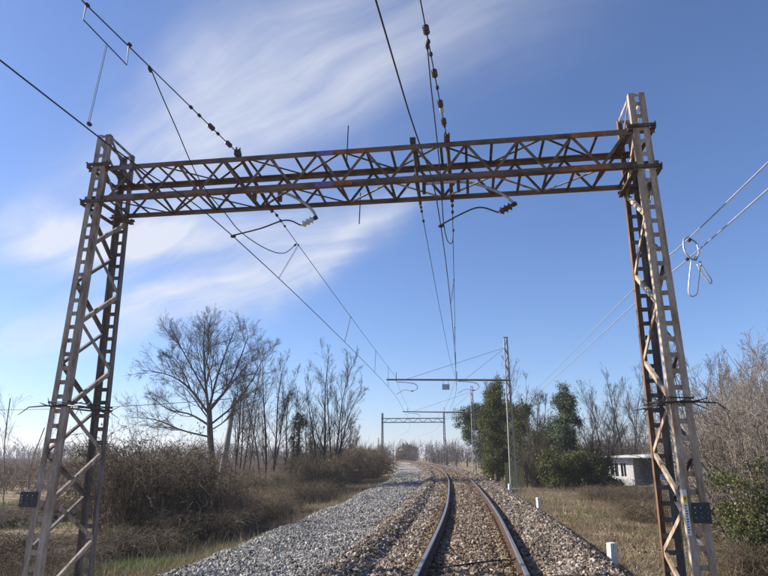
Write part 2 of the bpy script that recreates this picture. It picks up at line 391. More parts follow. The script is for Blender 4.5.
def ground_z(X, Y):
    X = np.asarray(X, float); Y = np.asarray(Y, float)
    s = X - track_x(np.clip(Y, -60, 300))
    z = np.interp(s, [-40, -12, -9, -7.0, -5.6, -4.5, -2, 2, 2.6, 3.6, 7, 12, 60], [-1.0, -1.0, -1.02, -.95, -.78, -.75, -.75, -.75, -.72, -.68, -.74, -.95, -1.0])
    n = (hnoise(X, Y, 21, .25) - .5) * .22 + (hnoise(X, Y, 22, .9) - .5) * .10
    n = n * np.interp(np.abs(s), [4, 7], [.3, 1])
    return z + n + np.minimum(rise(Y), .7)

# ------------------------------------------------------------------ the ground
def ground_material():
    def f(nt, b, N, L):
        g = N('ShaderNodeNewGeometry')
        def noise(sc, det=6, rgh=.6):
            n = N('ShaderNodeTexNoise'); n.inputs['Scale'].default_value = sc; n.inputs['Detail'].default_value = det; n.inputs['Roughness'].default_value = rgh
            L(g.outputs['Position'], n.inputs['Vector']); return n.outputs[0]
        def ramp(src, cs):
            r = N('ShaderNodeValToRGB'); e = r.color_ramp.elements
            e[0].position, e[0].color = cs[0][0], col3(cs[0][1]); e[1].position, e[1].color = cs[-1][0], col3(cs[-1][1])
            for p_, c_ in cs[1:-1]:
                k = e.new(p_); k.color = col3(c_)
            L(src, r.inputs[0]); return r.outputs[0]
        dry = ramp(noise(2.2, 8, .7), [(.28, (.09,.064,.04)), (.5, (.235,.178,.112)), (.72, (.37,.295,.20))])
        grn = ramp(noise(3.0, 8, .7), [(.3, (.035,.05,.013)), (.7, (.10,.125,.035))])
        msk = ramp(noise(.35, 5, .6), [(.56, (0,0,0)), (.72, (.7,.7,.7))])
        mx = N('ShaderNodeMix'); mx.data_type = 'RGBA'; L(msk, mx.inputs['Factor']); L(dry, mx.inputs['A']); L(grn, mx.inputs['B'])
        L(mx.outputs['Result'], b.inputs['Base Color'])
        bn = N('ShaderNodeBump'); bn.inputs['Strength'].default_value = .7; bn.inputs['Distance'].default_value = .05
        L(noise(14, 6, .7), bn.inputs['Height']); L(bn.outputs[0], b.inputs['Normal']); b.inputs['Specular IOR Level'].default_value = .1
    return mat('dry_winter_grass_ground', f, .95)

def stone_bed_material(name, cs, scale):
    def f(nt, b, N, L):
        g = N('ShaderNodeNewGeometry')
        v = N('ShaderNodeTexVoronoi'); v.inputs['Scale'].default_value = scale; L(g.outputs['Position'], v.inputs['Vector'])
        sp = N('ShaderNodeSeparateColor'); L(v.outputs['Color'], sp.inputs[0])
        r = N('ShaderNodeValToRGB'); e = r.color_ramp.elements
        e[0].position, e[0].color = 0, col3(cs[0]); e[1].position, e[1].color = 1, col3(cs[-1])
        for i, c in enumerate(cs[1:-1]):
            k = e.new((i + 1) / (len(cs) - 1)); k.color = col3(c)
        L(sp.outputs[0], r.inputs[0])
        n = N('ShaderNodeTexNoise'); n.inputs['Scale'].default_value = .9; n.inputs['Detail'].default_value = 5; L(g.outputs['Position'], n.inputs['Vector'])
        mr = N('ShaderNodeMapRange'); mr.inputs[1].default_value = .3; mr.inputs[2].default_value = .7; mr.inputs[3].default_value = .75; mr.inputs[4].default_value = 1.15; L(n.outputs[0], mr.inputs[0])
        mx = N('ShaderNodeMix'); mx.data_type = 'RGBA'; mx.blend_type = 'MULTIPLY'; mx.inputs['Factor'].default_value = 1
        L(r.outputs[0], mx.inputs['A']); L(mr.outputs[0], mx.inputs['B'])
        at = N('ShaderNodeAttribute'); at.attribute_name = 'stain'; L(stain_mul(nt, N, L, mx.outputs['Result'], at.outputs['Fac']), b.inputs['Base Color'])
        bn = N('ShaderNodeBump'); bn.invert = True; bn.inputs['Strength'].default_value = .9; bn.inputs['Distance'].default_value = .03
        L(v.outputs['Distance'], bn.inputs['Height']); L(bn.outputs[0], b.inputs['Normal']); b.inputs['Specular IOR Level'].default_value = .2
    return mat(name, f, .95)

def stain_mul(nt, N, L, col, src):
    m = N('ShaderNodeMix'); m.data_type = 'RGBA'; m.blend_type = 'MULTIPLY'; L(src, m.inputs['Factor']); L(col, m.inputs['A']); m.inputs['B'].default_value = (.92, .80, .64, 1); return m.outputs['Result']
def stain_at(s): 
    a = np.abs(s); return np.clip(np.exp(-((a - .7525) / .26) ** 2) + np.where(a < 1.1, .5, 0), 0, 1)

def stone_material(name, cs):
    """one colour per stone, through the per-stone random number"""
    def f(nt, b, N, L):
        oi = N('ShaderNodeObjectInfo'); r = N('ShaderNodeValToRGB'); e = r.color_ramp.elements
        e[0].position, e[0].color = 0, col3(cs[0]); e[1].position, e[1].color = 1, col3(cs[-1])
        for i, c in enumerate(cs[1:-1]):
            k = e.new((i + 1) / (len(cs) - 1)); k.color = col3(c)
        L(oi.outputs['Random'], r.inputs[0])
        g = N('ShaderNodeNewGeometry'); n = N('ShaderNodeTexNoise'); n.inputs['Scale'].default_value = 1.1; n.inputs['Detail'].default_value = 5; L(g.outputs['Position'], n.inputs['Vector'])
        mr = N('ShaderNodeMapRange'); mr.inputs[1].default_value = .3; mr.inputs[2].default_value = .7; mr.inputs[3].default_value = .72; mr.inputs[4].default_value = 1.15; L(n.outputs[0], mr.inputs[0])
        mx = N('ShaderNodeMix'); mx.data_type = 'RGBA'; mx.blend_type = 'MULTIPLY'; mx.inputs['Factor'].default_value = 1
        L(r.outputs[0], mx.inputs['A']); L(mr.outputs[0], mx.inputs['B'])
        at = N('ShaderNodeAttribute'); at.attribute_type = 'INSTANCER'; at.attribute_name = 'stain'; L(stain_mul(nt, N, L, mx.outputs['Result'], at.outputs['Fac']), b.inputs['Base Color']); b.inputs['Specular IOR Level'].default_value = .2
    return mat(name, f, .9)

BAL = [(.045,.032,.022), (.115,.084,.060), (.175,.134,.099), (.23,.182,.140), (.31,.258,.208), (.52,.465,.40)]
GRV = [(.09,.084,.074), (.175,.164,.147), (.265,.25,.226), (.34,.322,.29), (.53,.505,.46)]
M['ground'] = ground_material()
M['ballast_bed'] = stone_bed_material('brown_ballast', BAL, 17)
M['gravel_bed'] = stone_bed_material('grey_gravel', GRV, 16)
M['ballast_stone'] = stone_material('brown_ballast_stone', BAL)
M['gravel_stone'] = stone_material('grey_gravel_stone', GRV)

def grid_mesh(xs, ys, zf, m, name):
    X, Y = np.meshgrid(xs, ys); Z = zf(X, Y); ny, nx = X.shape
    V = np.stack([X, Y, Z], -1).reshape(-1, 3); i = np.arange(nx * ny).reshape(ny, nx)
    F = np.stack([i[:-1,:-1], i[:-1,1:], i[1:,1:], i[1:,:-1]], -1).reshape(-1, 4)
    return mesh_from(name, V, F, [m], True)
gx = np.concatenate([[-3000,-1500,-700,-350,-200,-130], np.arange(-90,-30,4.), np.arange(-30,16,.5), np.arange(16,60,3.), [80,130,220,400,800,1500,3000]])
gy = np.concatenate([[-1500,-500,-200,-80], np.arange(-40,4,4.), np.arange(4,60,.5), np.arange(60,130,2.), np.arange(130,300,10.), [340,420,600,1000,1800,3000,4000]])
tag(link('ground', grid_mesh(gx, gy, ground_z, M['ground'], 'ground')), 'dry winter grass and bare earth on both sides of the railway', kind='structure')

def bed(name, smin, smax, zf, m, y0, y1):
    ys = np.concatenate([np.arange(y0, 40, .2), np.arange(40, 90, .5), np.arange(90, y1, 1.5)]); ss = np.arange(smin, smax + 1e-6, .1)
    S, Y = np.meshgrid(ss, ys); X = S + track_x(Y); Z = zf(S, Y, X); ny, nx = S.shape
    V = np.stack([X, Y, Z], -1).reshape(-1, 3); i = np.arange(nx * ny).reshape(ny, nx)
    F = np.stack([i[:-1,:-1], i[:-1,1:], i[1:,1:], i[1:,:-1]], -1).reshape(-1, 4)
    me = mesh_from(name, V, F, [m], True); at = me.attributes.new('stain', 'FLOAT', 'POINT'); at.data.foreach_set('value', stain_at(S.ravel()).astype(np.float32))
    return link(name, me)
tag(bed('ballast_bed', -3.2, 3.3, ballast_z, M['ballast_bed'], -10, 290), 'brown stone ballast bed carrying the single track', kind='structure')
tag(bed('gravel_bed', -6.9, -1.9, gravel_z, M['gravel_bed'], -10, 290), 'pale grey gravel bed of the lifted second track', kind='structure')

# stones: points carrying size and turn, each dressed with one of five rough stones
def stone_nodes(name, m):
    ng = bpy.data.node_groups.new(name, 'GeometryNodeTree')
    ng.interface.new_socket('Geometry', in_out='INPUT', socket_type='NodeSocketGeometry')
    ng.interface.new_socket('Geometry', in_out='OUTPUT', socket_type='NodeSocketGeometry')
    N = ng.nodes.new; L = ng.links.new
    gi = N('NodeGroupInput'); go = N('NodeGroupOutput')
    gti = N('GeometryNodeGeometryToInstance')
    sh = [(1,.8,.6), (1,.95,.7), (.85,1,.5), (1.15,.7,.65), (.9,.8,.8)]
    for k in range(5):
        ic = N('GeometryNodeMeshIcoSphere'); ic.inputs['Radius'].default_value = .5; ic.inputs['Subdivisions'].default_value = 1
        rv = N('FunctionNodeRandomValue'); rv.data_type = 'FLOAT_VECTOR'
        rv.inputs[0].default_value = (-.17,) * 3; rv.inputs[1].default_value = (.17,) * 3; rv.inputs['Seed'].default_value = 40 + k
        sp = N('GeometryNodeSetPosition'); L(ic.outputs['Mesh'], sp.inputs['Geometry']); L(rv.outputs[0], sp.inputs['Offset'])
        tr = N('GeometryNodeTransform'); L(sp.outputs[0], tr.inputs['Geometry']); tr.inputs['Scale'].default_value = sh[k]
        sm = N('GeometryNodeSetMaterial'); sm.inputs['Material'].default_value = m; L(tr.outputs[0], sm.inputs['Geometry'])
        ss = N('GeometryNodeSetShadeSmooth'); ss.inputs['Shade Smooth'].default_value = False; L(sm.outputs[0], ss.inputs['Geometry'])
        L(ss.outputs[0], gti.inputs[0])
    iop = N('GeometryNodeInstanceOnPoints'); L(gi.outputs[0], iop.inputs['Points']); L(gti.outputs[0], iop.inputs['Instance'])
    iop.inputs['Pick Instance'].default_value = True
    for nm, typ, sock in (('size', 'FLOAT', 'Scale'), ('turn', 'FLOAT_VECTOR', 'Rotation'), ('which', 'INT', 'Instance Index')):
        at = N('GeometryNodeInputNamedAttribute'); at.data_type = typ; at.inputs['Name'].default_value = nm
        L(at.outputs['Attribute'], iop.inputs[sock])
    L(iop.outputs[0], go.inputs[0]); return ng

def scatter_stones(name, P, size, m, label):
    n = len(P); me = bpy.data.meshes.new(name); me.vertices.add(n); me.vertices.foreach_set('co', P.astype(np.float32).ravel())
    a = me.attributes.new('size', 'FLOAT', 'POINT'); a.data.foreach_set('value', size.astype(np.float32))
    a = me.attributes.new('turn', 'FLOAT_VECTOR', 'POINT'); a.data.foreach_set('vector', (rng.random((n, 3)) * 6.28).astype(np.float32).ravel())
    a = me.attributes.new('which', 'INT', 'POINT'); a.data.foreach_set('value', rng.integers(0, 5, n).astype(np.int32))
    a = me.attributes.new('stain', 'FLOAT', 'POINT'); a.data.foreach_set('value', stain_at(P[:, 0] - track_x(P[:, 1])).astype(np.float32))
    me.materials.append(m); o = link(name, me); md = o.modifiers.new('stones', 'NODES'); md.node_group = stone_nodes(name + '_nodes', m)
    return tag(o, label, kind='stuff')

def stone_points(bands, zf, smin, smax, keep=None):
    Ps = []; Ss = []
    for y0, y1, dens, sz in bands:
        n = int(dens * (y1 - y0) * (smax - smin)); Y = y0 + (y1 - y0) * rng.random(n); s = smin + (smax - smin) * rng.random(n)
        if keep is not None:
            k = keep(s, Y); Y = Y[k]; s = s[k]
        S = sz * np.clip(rng.lognormal(-.08, .38, len(s)), .4, 2.2); X = s + track_x(Y)
        Ps.append(np.stack([X, Y, zf(s, Y, X) + S * rng.uniform(-.22, .12, len(s))], 1)); Ss.append(S)
    return np.concatenate(Ps), np.concatenate(Ss)
def bal_keep(s, Y):
    a = np.abs(np.abs(s) - .7525)
    return (a > .085) & ((a > .24) | (rng.random(len(s)) < .75))
P_, S_ = stone_points([(8.5, 20, 640, .056), (20, 38, 300, .07), (38, 75, 90, .10), (75, 130, 35, .13)], ballast_z, -2.75, 3.1, bal_keep)
def stray(y0, y1, n, s0, s1, fall, sz):
    Y = rng.uniform(y0, y1, n); s = s0 + (s1 - s0) * rng.random(n) ** fall; X = s + track_x(Y); S = sz * np.clip(rng.lognormal(-.08, .4, n), .4, 2.2); return np.stack([X, Y, ground_z(X, Y) + S * .12], 1), S
Q_, T_ = stray(9, 45, 2600, 2.75, 4.3, 2.2, .06); P_ = np.concatenate([P_, Q_]); S_ = np.concatenate([S_, T_])
scatter_stones('ballast_stones', P_, S_, M['ballast_stone'], 'loose brown and grey ballast stones along the track')
P_, S_ = stone_points([(9, 22, 760, .053), (22, 40, 330, .068), (40, 75, 80, .11)], gravel_z, -6.35, -2.2, lambda s, Y: rng.random(len(s)) < np.interp(-s, [2.2, 2.6, 5.2, 6.3], [.3, 1, 1, .12]))
Q_, T_ = stray(9, 45, 3600, -5.9, -7.4, 2.4, .055); P_ = np.concatenate([P_, Q_]); S_ = np.concatenate([S_, T_])
scatter_stones('gravel_stones', P_, S_, M['gravel_stone'], 'loose pale grey gravel stones left of the track')

# ------------------------------------------------------------------ the railway track
track = thing('railway_track', 'rusty single railway track curving left into the distance', 'railway track')
RAILP = [(-.07,-.165),(.07,-.165),(.07,-.153),(.012,-.135),(.012,-.048),(.036,-.036),(.036,-.008),(.027,0),(-.027,0),(-.036,-.008),(-.036,-.036),(-.012,-.048),(-.012,-.135),(-.07,-.153)]
ry = np.concatenate([np.arange(-10, 120, 1.), np.arange(120, 292, 3.)])
for sd in (-1, 1):
    n = len(RAILP); hd = heading(np.clip(ry, -50, 290)); cx = track_x(np.clip(ry, -60, 295)); V = []; F = []; mi = []
    nx = 1 / np.sqrt(1 + hd ** 2); ny = -hd * nx
    cantz = sd * .0
    for i, y in enumerate(ry):
        for (a, b) in RAILP:
            V.append((cx[i] + (sd * .7525 + a) * nx[i], y + (sd * .7525 + a) * ny[i], float(rise(y)) + b + cantz))
    for i in range(len(ry) - 1):
        for k in range(n):
            k2 = (k + 1) % n
            F.append((i*n+k, i*n+k2, (i+1)*n+k2, (i+1)*n+k)); mi.append(1 if k in (7, 8) or k == 6 else 0)
    F += [tuple(range(n))[::-1]]; mi += [0]
    link('rail', mesh_from('rail', V, F, [M['rail'], M['rail_top']], False, mi), track)
sl = MB(); sl.prof((-1.25,0,0), (1.25,0,0), (0,1,0), (0,0,1), [(-.13,-.14),(.13,-.14),(.12,-.012),(.10,0),(-.10,0),(-.12,-.012)])
sl_me = mesh_from('sleeper', np.concatenate(sl.v), sl.f, [M['sleeper']])
cl = MB(); cl.box((-.05,-.06,0), (.05,.06,.02)); cl.lathe([(0,.018),(.045,.018),(.05,.012)], (.012,0,.02), (0,0,1), 6); cl.bar((-.045,0,.03), (.03,0,.024), .06, .014)
cl_me = mesh_from('clip', np.concatenate(cl.v), cl.f, [M['clip']])
for i, y in enumerate(np.arange(7.5, 100, .6)):
    y = y + rng.uniform(-.02, .02); a = -math.atan(float(heading(y)))
    s = link('sleeper', sl_me, track, (float(track_x(y)), y, float(rise(y)) - .182 + rng.uniform(-.008, .008)), (0, 0, a + rng.uniform(-.008, .008)))
    if y < 24:
        for sx in (-.7525, .7525):
            for d in (-1, 1):
                link('clip', cl_me, s, (sx + d * .105, 0, 0.0), (0, 0, 0 if d > 0 else PI))
# a bonding cable crossing between the rails
cb = MB(); cb.tube(catmull([(-.70,10.28,-.12), (-.60,10.27,-.14), (-.3,10.40,-.118), (.1,10.75,-.112), (.45,11.05,-.12), (.60,11.12,-.13), (.66,11.14,-.10)], 6), .013, 6)
tag(cb.build('bonding_cable', M['cable_black'], smooth=True), 'thin black cable lying across the ballast between the two rails', 'cable')

# ------------------------------------------------------------------ steel gantries
def gantry(root, XL, XR, zt, z0, zb, zc, d0, d1, w0, w1, detail, mats):
    """lattice portal in its own axes: x along the beam, y along the track, towers centred at XL and XR"""
    tw, twd, bm_, lc = mats
    def dd(z): return (d0 + d1 * (zt - z)) / 2
    def ww(z): return (w0 + w1 * (zt - z)) / 2
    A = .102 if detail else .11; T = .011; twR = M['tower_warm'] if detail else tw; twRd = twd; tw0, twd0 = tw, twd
    for ti, XC in enumerate((XL, XR)):
        inn = 1 if ti == 0 else -1
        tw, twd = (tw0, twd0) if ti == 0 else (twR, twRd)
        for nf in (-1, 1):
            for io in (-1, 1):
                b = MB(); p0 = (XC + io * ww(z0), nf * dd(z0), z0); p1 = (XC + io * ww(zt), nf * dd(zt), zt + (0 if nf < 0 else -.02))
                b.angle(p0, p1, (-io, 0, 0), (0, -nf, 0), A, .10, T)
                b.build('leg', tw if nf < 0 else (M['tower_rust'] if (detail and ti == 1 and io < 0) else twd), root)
            # battens of the narrow faces
            zz = np.arange(z0 + .3, zt - .05, .245 if detail else .6)
            for z in zz:
                b = MB(); w = ww(z) - .012
                b.box((-w, -.004, -.037), (w, .004, .037)); y = nf * (dd(z) - .016)
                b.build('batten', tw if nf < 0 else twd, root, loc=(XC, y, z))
        # lacing of the two wide faces
        for io in (-1, 1):
            z = z0 + (.35 if io == inn else 1.10); k = 0; step = .75
            while z + step < zt - .02:
                sA = -1 if k % 2 == 0 else 1
                x0 = XC + io * (ww(z) - .014); x1 = XC + io * (ww(z + step) - .014)
                b = MB(); p0 = np.array((x0, sA * (dd(z) - .05), z)); p1 = np.array((x1, -sA * (dd(z + step) - .05), z + step))
                b.angle(p0, p1, (-io, 0, 0), np.array((0, -sA * .62, -.78)) if True else 0, .05, .075, .008)
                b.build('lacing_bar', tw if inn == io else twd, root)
                z += step; k += 1
            # top tie
            b = MB(); x = XC + io * (ww(zt) - .02); b.bar((x, -dd(zt) + .02, zt - .04), (x, dd(zt) - .02, zt - .06), .06, .009, (1, 0, 0)); b.build('top_tie', tw, root)
            b = MB(); b.bar((x, -dd(zt) + .04, zt - .06), (x, dd(zc) - .06, zc + .1), .06, .009, (1, 0, 0)); b.build('top_brace', twd, root)
        for nf in (-1, 1):
            b = MB(); b.box((XC - ww(zt) + .02, nf * (dd(zt) - .018) - .004, zt - .06), (XC + ww(zt) - .02, nf * (dd(zt) - .018) + .004, zt - .01)); b.build('cap_plate', tw, root)
        # concrete footing
        b = MB(); b.box((XC - .6, -dd(z0) - .3, z0 - .5), (XC + .6, dd(z0) + .3, z0 + .04)); b.build('footing', M['concrete'], root)
        # clamps that carry the beam
        if detail:
            for z in (zb - .03, zc + .03):
                for nf in (-1, 1):
                    b = MB(); y = nf * (dd(z) + .025); w = ww(z)
                    b.bar((XC - w - .10, y, z), (XC + w + .10, y, z), .055, .035, (0, 1, 0))
                    for q in (-1, 1):
                        b.tube([(XC + q * (w + .07), y - nf * .06, z + .015), (XC + q * (w + .07), y + nf * .07, z + .015)], .014, 6)
                    b.build('clamp', M['beam_lace'], root)
                for q in (-1, 1):
                    b = MB(); x = XC + q * (ww(z) + .05); b.bar((x, -dd(z) - .05, z - .06), (x, dd(z) + .05, z - .06), .08, .03, (0, 0, 1)); b.build('seat_bracket', M['beam_lace'], root)
    # beam: four chords
    hy = d0 / 2; c = .10 if detail else .12
    for nf in (-1, 1):
        for top in (0, 1):
            z = zc if top else zb; dz = -1 if top else 1
            b = MB(); b.angle((XL - .22, nf * hy, z), (XR + .22, nf * hy, z), (0, -nf, 0), (0, 0, dz), .09, c, .011)
            b.build('chord', bm_, root)
    step = .455 if detail else .9; n = int(round((XR - XL - .5) / step)); step = (XR - XL - .5) / n; xs = XL + .25 + step * np.arange(n + 1)
    for zf, ny_ in ((zb + .018, 1), (zc - .018, -1)):
        for i, x in enumerate(xs):
            b = MB(); b.bar((x, -hy + .03, zf), (x, hy - .03, zf), .05, .007, (0, 0, 1)); b.build('strut', lc, root)
        for i in range(0, n - 1, 2 if detail else 1):
            sA = 1 if (i // 2) % 2 == 0 else -1
            if ny_ < 0: sA = -sA
            b = MB(); b.bar((xs[i], -sA * (hy - .05), zf + .010 * ny_), (xs[i + 2] if detail else xs[i + 1], sA * (hy - .05), zf + .010 * ny_), .05, .007, (0, 0, 1)); b.build('diagonal', M['tower_warm'] if (detail and ny_ > 0 and xs[i] > -2.2) else lc, root)  # right-hand bottom diagonals get paler steel: sunlight painted into their colour
    for nf in (-1, 1):
        y = nf * (hy - .02); k = 0
        for i in range(0, n, 1):
            za, zd = (zb + .06, zc - .06) if i % 2 == 0 else (zc - .06, zb + .06)
            b = MB(); p0 = np.array((xs[i], y, za)); p1 = np.array((xs[i + 1], y, zd))
            b.bar(p0, p1, .05, .008, (0, 1, 0)); b.build('diagonal', bm_ if nf < 0 else lc, root)

Y0 = 10.08
G = thing('catenary_gantry', 'near rusty lattice steel gantry spanning both track beds, two tapered towers', 'gantry', (0, Y0, 0))
XL, XR, ZT = -6.93, 3.07, 7.65
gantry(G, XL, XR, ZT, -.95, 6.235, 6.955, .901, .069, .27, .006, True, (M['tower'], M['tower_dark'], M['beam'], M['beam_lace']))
# the right tower is paler and more beige: fittings
def dd(z): return (.901 + .069 * (ZT - z)) / 2
for z, (x0, x1), nm, mm in ((6.955, (-2.62, -2.30), 'paint_mark', 'purple'), (6.955, (-2.28, -1.55), 'paint_mark', 'orange'), (6.235, (-2.62, -2.28), 'paint_mark', 'purple'), (6.235, (-2.26, -1.95), 'paint_mark', 'orange'),
                            (6.235, (1.7, 2.5), 'rust_patch', 'orange'), (6.955, (1.9, 2.5), 'rust_patch', 'orange'), (6.955, (-6.5, -6.25), 'paint_mark', 'mauve'), (6.235, (-6.5, -6.15), 'paint_mark', 'mauve')):
    b = MB(); dz = -1 if z > 6.5 else 1; y = -.4505
    b.box((x0, y - .003, z + (.002 if dz > 0 else -.098)), (x1, y, z + (.098 if dz > 0 else -.002))); b.build(nm, M[mm], G)
# rods sticking up and down through the beam near the paint marks
for x, y, za, zb_ in ((-2.05, -.47, 6.6, 7.42), (-1.98, .47, 5.85, 6.5)):
    b = MB(); b.tube([(x, y, za), (x + .02, y, zb_)], .011, 5); b.build('rod', M['black_metal'], G)
# barbed collars
def collar(XC, z, seed):
    r = np.random.default_rng(seed); b = MB(); w = .18; d = dd(z) + .03
    loop = [(XC - w, -d, z), (XC + w, -d, z), (XC + w, d, z), (XC - w, d, z), (XC - w, -d, z)]
    for i in range(4):
        b.tube([loop[i], loop[i + 1]], .016, 5)
        b.tube([np.add(loop[i], (0, 0, .07)), np.add(loop[i + 1], (0, 0, .05))], .011, 5)
    for i in range(4):
        p, q = np.array(loop[i]), np.array(loop[i + 1]); m_ = np.cross(q - p, (0, 0, 1.)); m_ /= np.linalg.norm(m_)
        for t in np.linspace(.1, .9, 4):
            c_ = p + (q - p) * t; e = c_ + m_ * r.uniform(.08, .2) + np.array((r.uniform(-.12, .12), r.uniform(-.1, .1), r.uniform(-.17, .12)))
            b.tube([c_, e], [.009, .005], 4)
    for cx_ in (-1, 1):
        c_ = np.array((XC + cx_ * w, -d, z)); b.tube([c_, c_ + (cx_ * .27, -.10, -.03), c_ + (cx_ * .40, -.16, -.16)], [.014, .01, .006], 5)
        b.tube([c_, c_ + (cx_ * .22, .08, .06)], [.012, .006], 5)
    o = b.build('spike_collar', M['black_metal'], G); return o
collar(XL, 2.38, 1); collar(XR, 2.32, 2)
# dark cabinets/plates on the near legs
def plate(x0, x1, z0, z1, z, name='box_plate'):
    b = MB(); y = -dd((z0 + z1) / 2) - .03
    b.box((x0, y - .03, z0), (x1, y, z1)); o = b.build(name, M['plate'], G)
    for q in np.linspace(x0 + .05, x1 - .05, 3):
        for zz in np.linspace(z0 + .07, z1 - .07, 3):
            bb = MB(); bb.lathe([(0, .016), (.012, .016), (.02, .008)], (q, y - .03, zz), (0, -1, 0), 6); bb.build('bolt', M['plate_bolt'], o)
plate(-7.30, -7.01, .76, 1.0, 0); plate(2.985, 3.235, .66, .93, 0)
b = MB(); ya = -dd(.9) - .055
for zA, zB, mi in ((1.02, 1.10, 0), (.93, 1.02, 1), (.50, .93, 0)):
    b.box((2.895, ya - .004, zA), (2.95, ya, zB), mi)
sg = b.build('danger_sign', [M['sign_white'], M['sign_yellow']], G)
b = MB(); yb = ya - .0055
b.add([(2.915,yb,1.0),(2.935,yb,1.0),(2.921,yb,.978),(2.932,yb,.978),(2.913,yb,.944),(2.920,yb,.970),(2.910,yb,.970)], [(0,1,2,6),(2,3,4,5)], 0)
for i, zz in enumerate(np.arange(.53, .90, .035)):
    b.add([(2.905,yb,zz),(2.935 if i % 3 else 2.925,yb,zz),(2.935 if i % 3 else 2.925,yb,zz+.016),(2.905,yb,zz+.016)], [(0,1,2,3)], 1)
b.build('sign_print', [M['sign_black'], M['sign_blue']], sg)

# ------------------------------------------------------------------ overhead line
SHED = [(0,.022),(.02,.028),(.03,.05),(.045,.045),(.05,.03),(.075,.03),(.085,.05),(.10,.045),(.105,.03),(.13,.03),(.14,.05),(.155,.045),(.16,.03),(.18,.022)]
def insulator(p, d, parent, m='porcelain', s=1.0, name='insulator'):
    b = MB(); b.lathe([(h * s, r * s) for h, r in SHED], p, d, 10); return b.build(name, M[m], parent, smooth=False)
def lump(p, d, parent, L_=.09, r=.03, name='clamp'):
    b = MB(); b.lathe([(0, r*.5), (L_*.2, r), (L_*.8, r), (L_, r*.5)], p, d, 6); return b.build(name, M['black_metal'], parent)
def sag_line(a, b, sag, n=14):
    a = np.asarray(a, float); b = np.asarray(b, float); t = np.linspace(0, 1, n)[:, None]
    return a + (b - a) * t - np.array((0, 0, 1.)) * (4 * sag * t * (1 - t))
def wire(name, label, cat, pts, r, m='copper', n=6):
    pts = np.asarray(pts, float); root = thing(name, label, cat, tuple(pts[0]))
    b = MB(); b.tube(pts - pts[0], r, n); b.build('strand', M[m], root, smooth=True); return root, pts[0]

def reg_arm(label, tube, ins_end, rod, yy):
    """curved bracket tube, insulator and steady rod under the beam (all x, z in the plane y = yy)"""
    root = thing('registration_arm', label, 'registration arm', (tube[0][0], yy, tube[0][1]))
    o = np.array((tube[0][0], yy, tube[0][1]))
    t = catmull([np.array((x, yy, z)) - o for x, z in tube], 6)
    b = MB(); b.tube(t, .027, 8); b.build('bracket_tube', M['galv'], root, smooth=True)
    e = np.array((tube[-1][0], yy, tube[-1][1])) - o; f = np.array((ins_end[0], yy, ins_end[1])) - o; d = f - e; L_ = np.linalg.norm(d)
    b = MB(); b.lathe([(-.03,.04), (.04,.045), (.05,.03)], e, d, 8); b.build('joint', M['black_metal'], root)
    insulator(e + d / L_ * .05, d, root, 'porcelain' if tube[0][0] > -2 else 'porcelain_w', (L_ - .05) / .18 * .95)
    q = catmull([f] + [np.array((x, yy, z)) - o for x, z in rod], 6)
    b = MB(); b.tube(q, .014, 6); b.build('steady_rod', M['black_metal'], root, smooth=True)
    lump(q[-1] + np.array((-.05, 0, -.02)), (1, 0, 0), root, .10, .03, 'wire_clamp')
    for x, z in (tube[0], tube[1]):
        p = np.array((x, yy, z)) - o; b = MB(); b.box(p + (-.03, -.05, -.19), p + (.03, .05, .04)); b.build('bracket_clamp', M['beam_lace'], root)
reg_arm('curved grey bracket with dark insulator under the gantry beam over the rails', [(-.69, 6.40), (-.06, 6.40), (.29, 6.32), (.68, 6.13), (.93, 5.90)], (.64, 5.75), [(.31, 5.87), (-.01, 5.77), (-.40, 5.57)], 10.12)
reg_arm('curved grey bracket with pale insulator under the gantry beam over the gravel bed', [(-3.95, 6.44), (-3.44, 6.42), (-3.04, 6.22), (-2.8, 6.0), (-2.72, 5.85)], (-3.0, 5.71), [(-3.31, 5.83), (-3.79, 5.69), (-4.32, 5.58)], 10.12)

def contact_z(Y): return 5.55 + np.maximum(0, np.asarray(Y) - 30) * .002
def line_pts(knots, per=10): return catmull(knots, per)
cwR = line_pts([(-1.9,-18,5.55), (-.71,4.5,5.55), (-.40,10.1,5.55), (-.55,25,5.5), (-.92,40,5.52), (-2.0,56,5.5), (-3.0,70,5.62), (-4.9,90,5.65), (-7.2,110,5.8), (-12.5,140,5.9)], 6)
wire('contact_wire', 'contact wire hanging over the rails, held by the dark insulator arm', 'overhead wire', cwR, .0095)
cwL = line_pts([(-5.6,-18,5.55), (-4.75,4.77,5.55), (-4.31,10.1,5.55), (-4.45,25,5.5), (-4.95,40,5.52), (-6.0,56,5.5), (-7.0,70,5.62), (-9.0,90,5.65), (-11.6,110,5.8), (-17,140,5.9)], 6)
wire('contact_wire', 'contact wire over the empty gravel bed, passing in front of the left tower top', 'overhead wire', cwL, .0095)

